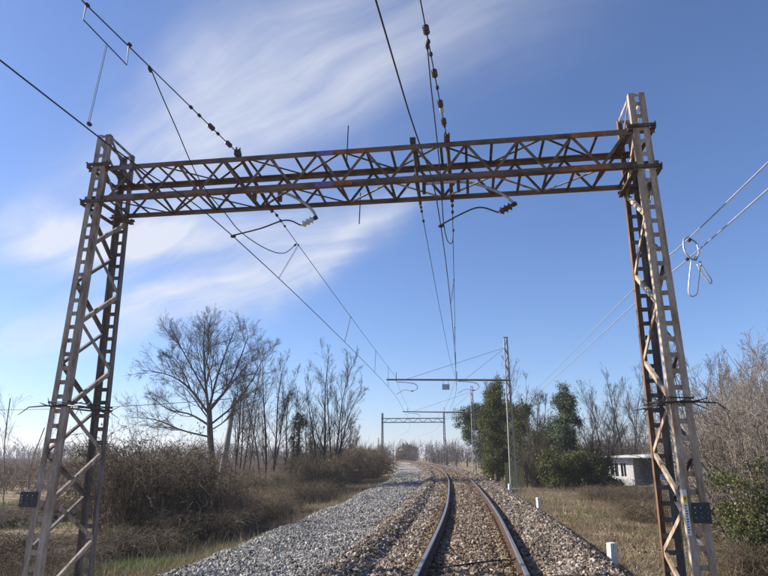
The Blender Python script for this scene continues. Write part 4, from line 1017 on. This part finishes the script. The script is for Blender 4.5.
# right bank: tangled leafless shrubs
def shrub_mesh(seed, nst, h, rc, m, counts=(6, 6, 3)):
    r = np.random.default_rng(seed); a = r.uniform(0, 2 * PI, nst); K = 8
    P = np.empty((nst, K, 3)); P[:, 0] = np.stack([np.cos(a), np.sin(a), 0 * a], 1) * (r.random(nst) * .55)[:, None]; d = unit(np.stack([np.cos(a) * .45, np.sin(a) * .45, np.ones(nst)], 1) + r.normal(size=(nst, 3)) * .22); L_ = h * r.uniform(.6, 1.15, nst)
    for k in range(1, K):
        d = unit(d + r.normal(size=(nst, 3)) * .11 + np.array((0, 0, -.03 * k / 3))); P[:, k] = P[:, k - 1] + d * (L_ / (K - 1))[:, None]
    Rr = rc * r.uniform(.7, 1.5, nst)[:, None] * np.linspace(1.3, .35, K)[None]
    A = grow(P, Rr, counts[0], .15, 1, .65, .38, 6, .0, .17, .65, r); B_ = grow(*A, counts[1], .1, 1, .7, .45, 4, -.01, .2, .7, r); D_ = grow(*B_, counts[2], .1, 1, .7, .5, 3, 0, .2, .8, r, lmin=.08)
    V, F = strands([(P, Rr), (A[0], clampR(A[1], rc * .28)), (B_[0], clampR(B_[1], rc * .2)), (D_[0], clampR(D_[1], rc * .16))]); return mesh_from('branches', V, F, [m], True)
SH = [shrub_mesh(200 + k, 44, 3.0, .017, M['twig_pale']) for k in range(3)]
SHD = [shrub_mesh(230 + k, 40, 3.0, .017, M['twig_mid']) for k in range(2)]
_sk = [0]
def shrub(label, X, Y, sc, group='leafless shrubs on the right bank', dark=False):
    k = _sk[0]; _sk[0] += 1; root = thing('bare_shrub', label, 'shrub', (X, Y, gz(X, Y) - .05), group=group)
    link('branches', SHD[k % 2] if dark else SH[k % 3], root, rot=(0, 0, k * 2.1), scl=sc)
    link('dead_leaves', BR[k % 4][1], root, rot=(0, 0, k), scl=(sc[0] * .8, sc[1] * .8, sc[2] * 1.2)); return root
for lab, X, Y, sc in [
 ('tangled bare shrub at the right picture edge, closest to the right tower', 6.05, 14.8, (.95,.9,1.4)),
 ('tangled bare shrub behind the closest one on the right bank', 7.1, 17.6, (1.05,1.0,1.65)),
 ('bare shrub with arching twigs right behind the dark plate of the right tower', 7.7, 21.2, (1.0,1.0,1.5)),
 ('dense bare shrub deeper in, right of the arching one', 9.4, 20.6, (1.25,1.1,1.95)),
 ('bare shrub whose top shows above the spike collar of the right tower', 9.9, 25.5, (1.2,1.2,1.95)),
 ('tall bare shrub reaching up at the right edge, above the tangle', 11.6, 25.5, (1.25,1.2,2.0)),
 ('bare shrub beyond the right tower, nearest to the hut', 13.6, 33.0, (1.45,1.4,2.2)),
 ('wide bare shrub deep in the right bank thicket', 16.8, 33.0, (1.6,1.5,2.2)),
]: shrub(lab, X, Y, sc)
for lab, X, Y, sc in [
 ('bare twiggy shrub directly right of the lattice mast', 4.4, 46.5, (.8,.8,1.5)),
 ('bare twiggy shrub left of the conifer', 5.6, 48.0, (.8,.8,1.7)),
 ('bare shrub tangled into the right side of the conifer', 7.9, 48.5, (1.0,.9,1.6)),
 ('bare shrub above the olive bush, left of the hut', 9.0, 50.5, (.8,.8,1.4)),
 ('bare shrub between the ivy trees and the slim mast', 2.3, 60.0, (.9,.9,1.9)),
 ('tall dark shrub behind the hut roof', 15.2, 66.0, (1.6,1.4,1.9)),
 ('tall dark shrub at the right end of the hut', 18.6, 60.0, (1.6,1.4,2.1)),
 ('scrubby shrub low in front of the hut', 9.4, 40.5, (.8,.7,.32)),
 ('scrubby shrub on the grass strip edge, left of the right tower', 7.6, 29.0, (.8,.9,.45)),
]: shrub(lab, X, Y, sc, 'dark bare shrubs near the hut', True)
for lab, X, Y, sc, gr_ in [
 ('leafy bramble with green leaves in the lower right corner', 5.25, 12.5, (.6,.6,.5), True),
 ('green and brown bramble under the shrubs behind the right tower', 6.5, 16.2, (.8,.9,.7), True),
 ('low green bramble between the grass strip and the hut', 8.6, 31.5, (1.3,1.3,.42), True),
 ('dark green bramble under the near side of the hut', 9.8, 37.0, (1.5,1.3,.42), True),
 ('low brown bramble at the left foot of the dark green one', 7.2, 34.5, (1.0,1.0,.45), False),
 ('brown bramble seen through the legs of the right tower', 7.0, 24.5, (1.0,1.2,.5), True),
]: bramble(lab, X, Y, sc, gr_, group='brambles on the right bank')
for lab, x, y, ss, sd in [
 ('tall bare tree behind the hut roof, left of the right tower', 13.6, 68, [(0,0,9.4,-.8,0,.12), (.6,.2,9.0,1.8,.3,.09), (-.4,0,7.5,-2.8,.1,.08), (.2,0,7.0,3.2,0,.07)], 90),
 ('bare tree behind the right end of the hut', 18.2, 66, [(0,0,10.6,.4,0,.12), (.6,.2,9.6,2.5,.3,.09), (-.4,0,9.0,-2.3,.1,.08)], 91),
 ('bare tree rising behind the thicket, right of the right tower', 16.0, 42, [(0,0,9.2,.4,0,.10), (.6,.2,8.6,2.5,.3,.08), (-.4,0,8.2,-2.2,.1,.08)], 92),
 ('bare tree behind the hut, seen just left of the right tower', 15.0, 65, [(0,0,10.4,-.8,0,.12), (.6,.2,9.8,2.2,.3,.09), (-.4,0,8.5,-3.0,.1,.08), (.2,0,8.0,3.4,0,.07)], 96),
 ('bare tree farthest right behind the hut', 20.0, 60, [(0,0,11.0,-.8,0,.12), (.6,.2,10.4,2.2,.3,.09), (-.4,0,9.5,-3.0,.1,.08), (.2,0,8.0,3.4,0,.07)], 97),
 ('slim bare tree between the ivy trunks and the conifer', 5.0, 49, [(0,0,6.0,.3,0,.08), (.4,.2,6.4,.6,.3,.07), (-.3,0,5.6,-.5,.1,.06), (.15,-.3,5.0,.2,0,.06)], 93),
 ('bare treetop showing behind the tallest ivy column', 3.8, 56, [(0,0,9.4,-.2,0,.10), (.4,.2,8.6,1.2,.3,.08), (-.3,0,8.4,-1.5,.1,.08)], 94),
 ('bare bushy tree right of the conifer, before the hut', 8.6, 47, [(0,0,4.8,.4,0,.07), (.6,.2,5.2,1.6,.3,.06), (-.4,0,4.2,-1.2,.1,.06), (.2,.1,4.0,2.4,.1,.05)], 95),
]: upright('bare_tree', lab, (x, y, gz(x, y)), [stem(*q) for q in ss], sd, group='bare trees on the right', mats=('bark', 'twig'))
# ivy on the slim trees, conifer, green bush
def blob_points(blobs, n, r, shell=.55):
    vol = np.array([b_[3] * b_[4] * b_[5] for b_ in blobs]) ** .75; cnt = (n * vol / vol.sum()).astype(int); out = []
    for (x, y, z, a, bb, c), m in zip(blobs, cnt):
        d = unit(r.normal(size=(m, 3))); rad = 1 - shell * r.random(m) ** 1.6
        rad *= 1 + .22 * np.sin(d[:, 0] * 5 + x * 3) * np.cos(d[:, 2] * 6 + z) + .14 * np.sin(d[:, 1] * 11 + d[:, 2] * 9)
        out.append(np.array((x, y, z)) + d * np.array((a, bb, c)) * rad[:, None])
    return np.concatenate(out)
def ragged(axis, n, spread, size, r):
    """many small clumps strewn along a leaning axis"""
    p = catmull(axis, 12); k = r.integers(0, len(p), n); t = k / (len(p) - 1); sp = np.interp(t, np.linspace(0, 1, len(spread)), spread)
    c = p[k] + r.normal(size=(n, 3)) * np.stack([sp, sp * .8, np.full(n, .3)], 1); sz = size * r.uniform(.5, 1.35, n)
    return [(c[i, 0], c[i, 1], max(c[i, 2], .3), sz[i], sz[i], sz[i] * r.uniform(.7, 1.3)) for i in range(n)]
def leafy(name, label, cat, loc, trunks, blobs, n, size, m, seed, group=None, clump=0.0):
    r = np.random.default_rng(seed); root = thing(name, label, cat, loc, group=group); b = MB()
    for pts, r0, r1 in trunks:
        p = catmull(pts, 5); b.tube(p, np.linspace(r0, r1, len(p)), 7)
    b.build('trunk', M['bark'], root, smooth=True)
    P = blob_points(blobs, n, r)
    if clump:
        c = P[r.integers(0, len(P), len(P) // 40)]; P = c[r.integers(0, len(c), n)] + r.normal(size=(n, 3)) * clump
    V, F = leaf_arrays(P, size, .8, 0, r, .3 if m == 'conifer' else .75); link('crown', mesh_from('crown', V, F, [M[m]]), root); return root
ivA = leafy('ivy_tree', 'dark rounded ivy-covered tree directly behind the slim far mast', 'tree', (1.35, 77, gz(1.35, 77)), [([(0,0,-.2),(.1,0,2.5),(-.2,0,5)], .2, .1), ([(.8,.3,-.2),(.6,.3,2.5),(.4,.2,4.5)], .14, .08)],
  ragged([(1.1,0,.6),(.8,0,2.4),(-.1,0,4.2),(-.3,0,6.0)], 60, [.6,.75,.95,.55], .72, np.random.default_rng(1)), 52000, 0.105, 'ivy', 301, 'ivy-clad trees', .16)
ivA.scale = (1.28, 1.28, 1.26)
leafy('ivy_tree', 'tallest ivy-clad column of green, just left of the lattice mast', 'tree', (2.0, 54, gz(2, 54)), [([(0,0,-.2),(.1,0,3),(.0,0,8.0)], .24, .08)],
  ragged([(0,0,.6),(.1,0,3.0),(-.1,0,5.4),(.1,0,7.7)], 64, [.6,.55,.5,.25], .55, np.random.default_rng(2)), 42000, 0.1, 'olive_leaf', 302, 'ivy-clad trees', .16)
leafy('ivy_tree', 'ivy-clad trunk with a rounded green head, right of the lattice mast', 'tree', (4.0, 52, gz(4, 52)), [([(0,0,-.2),(.1,0,3),(.3,0,6.8)], .2, .08)],
  ragged([(-.2,0,.6),(0,0,2.6),(.1,0,4.8),(.4,0,6.7)], 36, [.45,.25,.4,.35], .48, np.random.default_rng(3)), 24000, 0.1, 'olive_leaf', 303, 'ivy-clad trees', .15)
leafy('ivy_tree', 'dark ivy-clad stems filling the space right behind the lattice mast', 'tree', (3.1, 56, gz(3.1, 56)), [([(0,0,-.2),(.1,0,3),(.0,0,6.2)], .2, .08)],
  ragged([(0,0,.6),(-.2,0,2.6),(.2,0,4.4),(.1,0,6.2)], 44, [.6,.5,.5,.3], .56, np.random.default_rng(15)), 26000, .10, 'ivy', 315, 'ivy-clad trees', .15)
leafy('ivy_bush', 'dark green ivy thicket at the foot of the lattice mast', 'bush', (4.9, 47, gz(4.9, 47)), [([(0,0,-.2),(.1,0,1),(.2,0,2.0)], .1, .05)],
  [(0,0,1.0,1.0,.9,1.2), (-.9,.3,.8,.8,.8,1.0), (.6,.2,1.6,.7,.7,.9)], 7000, .13, 'ivy', 304, None, .12)
leafy('ivy_bush', 'dark ivy mass filling the gap below the conifer', 'bush', (5.9, 48.5, gz(5.9, 48.5)), [([(0,0,-.2),(.1,0,1),(.2,0,3.0)], .1, .05)],
  ragged([(-1.4,0,.8),(-1.0,0,2.6),(-.2,0,3.6),(.5,0,1.6)], 42, [.4,.5,.45,.45], .52, np.random.default_rng(12)), 24000, .10, 'ivy', 312, None, .14)
leafy('ivy_bush', 'dark ivy mass low between the olive bush and the hut', 'bush', (8.6, 47.5, gz(8.6, 47.5)), [([(0,0,-.2),(.1,0,1),(.2,0,2.0)], .1, .05)],
  ragged([(-.8,0,.5),(-.2,0,1.5),(.2,0,1.9),(.5,0,.9)], 24, [.35,.4,.4,.35], .48, np.random.default_rng(13)), 14000, .10, 'ivy', 313, None, .14)
leafy('conifer_tree', 'grey-green conifer with a loose pointed top', 'tree', (6.7, 46, gz(6.7, 46)), [([(0,0,-.2),(0,0,3),(.1,0,6.6)], .18, .03)],
  ragged([(0,0,1.4),(-.2,0,3.2),(.1,0,4.8),(.1,0,6.5)], 44, [.6,.55,.42,.16], .42, np.random.default_rng(4)), 20000, .15, 'conifer', 305, None, .16)
leafy('evergreen_bush', 'bright olive-green bush at the foot of the conifer', 'bush', (6.5, 42.8, gz(6.5, 42.8)), [([(0,0,-.2),(.1,0,1),(.2,0,2.0)], .1, .05)],
  ragged([(-1.5,0,1.7),(-.5,0,1.0),(.5,0,1.9),(1.5,0,1.2)], 46, [.35,.4,.4,.35], .52, np.random.default_rng(6)), 26000, 0.095, 'olive_leaf', 306, None, .14)
leafy('evergreen_bush', 'dark green bush between the olive bush and the hut', 'bush', (8.3, 43.5, gz(8.3, 43.5)), [([(0,0,-.2),(.1,0,.6),(.2,0,1.2)], .08, .04)],
  [(0,0,.45,.9,.9,.5), (.9,.2,.35,.7,.7,.4)], 4000, .15, 'ivy', 307, None, .12)
leafy('evergreen_bush', 'glossy green ivy patch low at the right picture edge', 'bush', (5.55, 13.6, gz(5.55, 13.6)), [([(0,0,-.2),(.1,0,.6),(.2,0,1.4)], .05, .03)],
  ragged([(-.1,0,.3),(.0,0,.9),(.3,0,2.0)], 34, [.36,.40,.28], .24, np.random.default_rng(8)), 8000, 0.05, 'olive_leaf', 308, None, .07)
leafy('ivy_sapling', 'green ivy stem among the bare saplings left of the gravel', 'tree', (-13.3, 46, gz(-13.3, 46)), [([(0,0,-.2),(.1,0,2),(.2,0,5.2)], .12, .05)],
  [(.15,0,4.9,.5,.5,.7), (0,0,3.8,.45,.45,.8), (.1,0,2.6,.4,.4,.8)], 2600, .10, 'olive_leaf', 309, None, .12)
leafy('round_bush', 'round dark bush near the far bend of the track', 'bush', (-24, 230, gz(-24, 230)), [([(0,0,-.2),(.1,0,2),(.2,0,4.0)], .2, .1)],
  [(0,0,3.2,3.2,2.5,3.0), (2.5,0,2.2,2.2,2,2.2), (-2.4,0,1.9,2.0,2,2.0)], 5000, .5, 'dead_leaf', 310, None, .4)

# grass: stuff
def grass(name, label, X, Y, h, w, m, r, bend=.5):
    n = len(X); Z = ground_z(X, Y); hh = h * r.uniform(.4, 1.4, n); a = r.uniform(0, 2 * PI, n); b_ = r.uniform(0, 2 * PI, n); be = bend * r.uniform(.1, 1.2, n)
    p = np.stack([X, Y, Z - .01], 1); sd = np.stack([np.cos(a), np.sin(a), 0 * a], 1) * (w * r.uniform(.6, 1.4, n))[:, None]; dr = np.stack([np.cos(b_) * be, np.sin(b_) * be, np.ones(n)], 1)
    mid = p + dr * np.array((.5, .5, .62)) * hh[:, None] * .8; tip = p + dr * np.array((1.3, 1.3, .95)) * hh[:, None]
    V = np.stack([p - sd, p + sd, mid + sd * .7, mid - sd * .7, tip], 1).reshape(-1, 3); i = np.arange(n) * 5
    F = [None]; T = np.concatenate([np.stack([i, i+1, i+2], 1), np.stack([i, i+2, i+3], 1), np.stack([i+3, i+2, i+4], 1)])
    return tag(link(name, mesh_from(name, V, T, [M[m]])), label, kind='stuff')
gr = np.random.default_rng(77)
def patch(n, y0, y1, s0, s1, thr=.0, sc=.5, seed=31):
    Y = gr.uniform(y0, y1, n); s = gr.uniform(s0, s1, n); X = s + track_x(Y); k = hnoise(X, Y, seed, sc) > thr + gr.uniform(-.15, .15, n); return X[k], Y[k]
a1 = patch(52000, 10, 30, -11.5, -5.9, .22); a2 = patch(30000, 30, 75, -12, -6.2, .25)
grass('dry_grass', 'dry straw-coloured grass on the verge left of the gravel', np.concatenate([a1[0], a2[0]]), np.concatenate([a1[1], a2[1]]), .26, .008, 'dry_grass', gr, .9)
a1 = patch(60000, 10, 28, 2.9, 9, .28); a2 = patch(44000, 28, 60, 2.9, 10, .28)
grass('dry_grass', 'dry trampled grass strip right of the ballast', np.concatenate([a1[0], a2[0]]), np.concatenate([a1[1], a2[1]]), .14, .008, 'dry_grass', gr, 1.1)
a1 = patch(22000, 11, 34, -9.2, -6.0, .55, .45, 33); a2 = patch(9000, 12, 45, 3.4, 10, .70, .4, 34)
tx = np.concatenate([gr.normal(-7.75, .40, 9000), gr.normal(-8.7, .5, 5000)]); ty = np.concatenate([gr.normal(14.1, .45, 9000), gr.normal(16.4, .7, 5000)])
a3x = gr.uniform(-34, -13, 16000); a3y = gr.uniform(21, 33, 16000); k3 = hnoise(a3x, a3y, 41, .3) > .42; a3 = (a3x[k3], a3y[k3])
grass('green_grass', 'fresh green grass tufts beside the gravel and in the verges', np.concatenate([a1[0], a2[0], a3[0], tx]), np.concatenate([a1[1], a2[1], a3[1], ty]), .24, .008, 'green_grass', gr, .6)

a1 = patch(5200, 10, 45, -11.5, -5.8, .45, .7, 36); a2 = patch(4200, 11, 45, 3.1, 9.5, .5, .7, 37)
grass('dead_stalks', 'tall dead weed stalks standing in the verges', np.concatenate([a1[0], a2[0]]), np.concatenate([a1[1], a2[1]]), .55, .006, 'dry_grass', gr, .35)
a1 = patch(26000, 10, 32, -12, -5.9, .2, .6, 38); a2 = patch(12000, 10, 36, 3.0, 10, .45, .6, 39)
lx, ly = np.concatenate([a1[0], a2[0]]), np.concatenate([a1[1], a2[1]])
LV, LF = leaf_arrays(np.stack([lx, ly, ground_z(lx, ly) + gr.uniform(.01, .10, len(lx))], 1), .06, .8, .6, gr)
tag(link('leaf_litter', mesh_from('leaf_litter', LV, LF, [M['dead_leaf']])), 'fallen dead brown leaves strewn over the verges', kind='stuff')

# vineyard beyond the left brambles
vr = np.random.default_rng(88); VP = []; VR = []; PP = []; PR = []
for j, y in enumerate(np.arange(31, 190, 2.6)):
    x0 = -17.5 - .10 * (y - 31); x1 = x0 - (60 + y * .7); dens = 11.0 if y < 60 else 6.0 if y < 110 else 3.5; n = int((x0 - x1) * dens); x = vr.uniform(x1, x0, n); h = vr.uniform(.95, 1.65, n); K = 4; t = np.linspace(0, 1, K)
    yy = y + vr.normal(size=n) * .12; z0 = ground_z(x, yy) + vr.uniform(.45, .9, n) * (vr.random(n) < .9)
    P = np.stack([x[:, None] + vr.normal(size=(n, 1)) * .55 * t, yy[:, None] + vr.normal(size=(n, 1)) * .3 * t, z0[:, None] + (h - .6)[:, None] * t], -1); VP.append(P + vr.normal(size=P.shape) * .05)
    VR.append(np.full((n, K), .012 + .00012 * y) * np.linspace(1.3, .6, K)[None])
    xp = np.arange(x1, x0, 6.0) + vr.uniform(0, 2); m_ = len(xp); q0 = np.stack([xp, np.full(m_, y), ground_z(xp, np.full(m_, y)) - .1], 1); q1 = q0 + np.array((0, 0, 1.75)); PP.append(np.stack([q0, q1], 1)); PR.append(np.full((m_, 2), .04))
    for zz in (.75, 1.25):
        q = np.linspace(x1, x0, 16); VP_ = np.stack([q, np.full(16, y), ground_z(q, np.full(16, y)) + zz], 1); PP.append(np.stack([VP_[:-1], VP_[1:]], 1)); PR.append(np.full((15, 2), .02))
V, F = strands([(np.concatenate(VP), np.concatenate(VR)), (np.concatenate(PP), np.concatenate(PR))])
tag(link('vineyard', mesh_from('vineyard', V, F, [M['vine']], True)), 'bare brown vineyard rows in the field to the left', kind='stuff')

# far belts of bare trees
def wood(name, label, pts, hgt, seed, ns=34, th=.05):
    r = np.random.default_rng(seed); n = len(pts); m = n * ns; base = np.repeat(pts, ns, 0); H = np.repeat(hgt, ns); K = 4
    c = r.normal(size=(m, 3)) * np.array((.22, .22, .0)) * H[:, None]; z0 = r.uniform(.0, .62, m) * H; ln = H * r.uniform(.15, .42, m); d = unit(np.stack([r.normal(size=m) * .5, r.normal(size=m) * .4, np.abs(r.normal(size=m)) + .6], 1))
    P0 = base + c * .75; P0[:, 2] += z0; t = np.linspace(0, 1, K)
    P = P0[:, None] + d[:, None] * (ln[:, None] * t)[..., None] + r.normal(size=(m, K, 3)) * .10; Rr = np.full((m, K), th) * np.linspace(1.4, .6, K)[None] * r.uniform(.6, 1.6, m)[:, None]
    tp_ = np.stack([pts - np.array((0, 0, .5)), pts + np.stack([0 * hgt, 0 * hgt, hgt * .6], 1)], 1); V, F = strands([(P, Rr), (tp_, np.repeat(np.array([[.18, .08]]), n, 0))])
    return tag(link(name, mesh_from(name, V, F, [M['far_wood']], True)), label, kind='stuff')
wr = np.random.default_rng(99)
def belt(x0, x1, y0, y1, n, dy): 
    t = wr.random(n); x = x0 + (x1 - x0) * t; y = y0 + (y1 - y0) * t + wr.normal(size=n) * dy; return np.stack([x, y, ground_z(x, y)], 1)
wp = np.concatenate([belt(-330, -60, 250, 260, 300, 10), belt(-60, 60, 250, 240, 170, 12), belt(60, 220, 240, 200, 120, 12)])
wood('far_wood', 'low belt of bare woodland along the horizon', wp, wr.uniform(5, 10.5, len(wp)), 5)
wp = np.concatenate([belt(-75, -45, 150, 200, 26, 5), belt(-9, 14, 140, 120, 30, 6), belt(14, 60, 105, 90, 40, 8), belt(-70, -32, 130, 150, 30, 6)])
wood('near_wood', 'scrubby belt of bare bushes beyond the far gantry', wp, wr.uniform(2.5, 6.0, len(wp)), 6, 40, .035)

# ------------------------------------------------------------------ the air
HAZE = 0.0005
hz = MB(); hz.box((-3100, -1600, -4), (3100, 4100, 40)); hzo = hz.build('haze', [])
def haze_mat():
    m = bpy.data.materials.new('thin_winter_haze'); m.use_nodes = True; nt = m.node_tree; nt.nodes.remove(nt.nodes['Principled BSDF'])
    v = nt.nodes.new('ShaderNodeVolumePrincipled'); v.inputs['Color'].default_value = (.93, .95, 1, 1); v.inputs['Density'].default_value = HAZE; v.inputs['Anisotropy'].default_value = .25
    nt.links.new(v.outputs[0], nt.nodes['Material Output'].inputs['Volume']); return m
hzo.data.materials.append(haze_mat()); tag(hzo, 'thin pale winter haze in the air', kind='stuff')
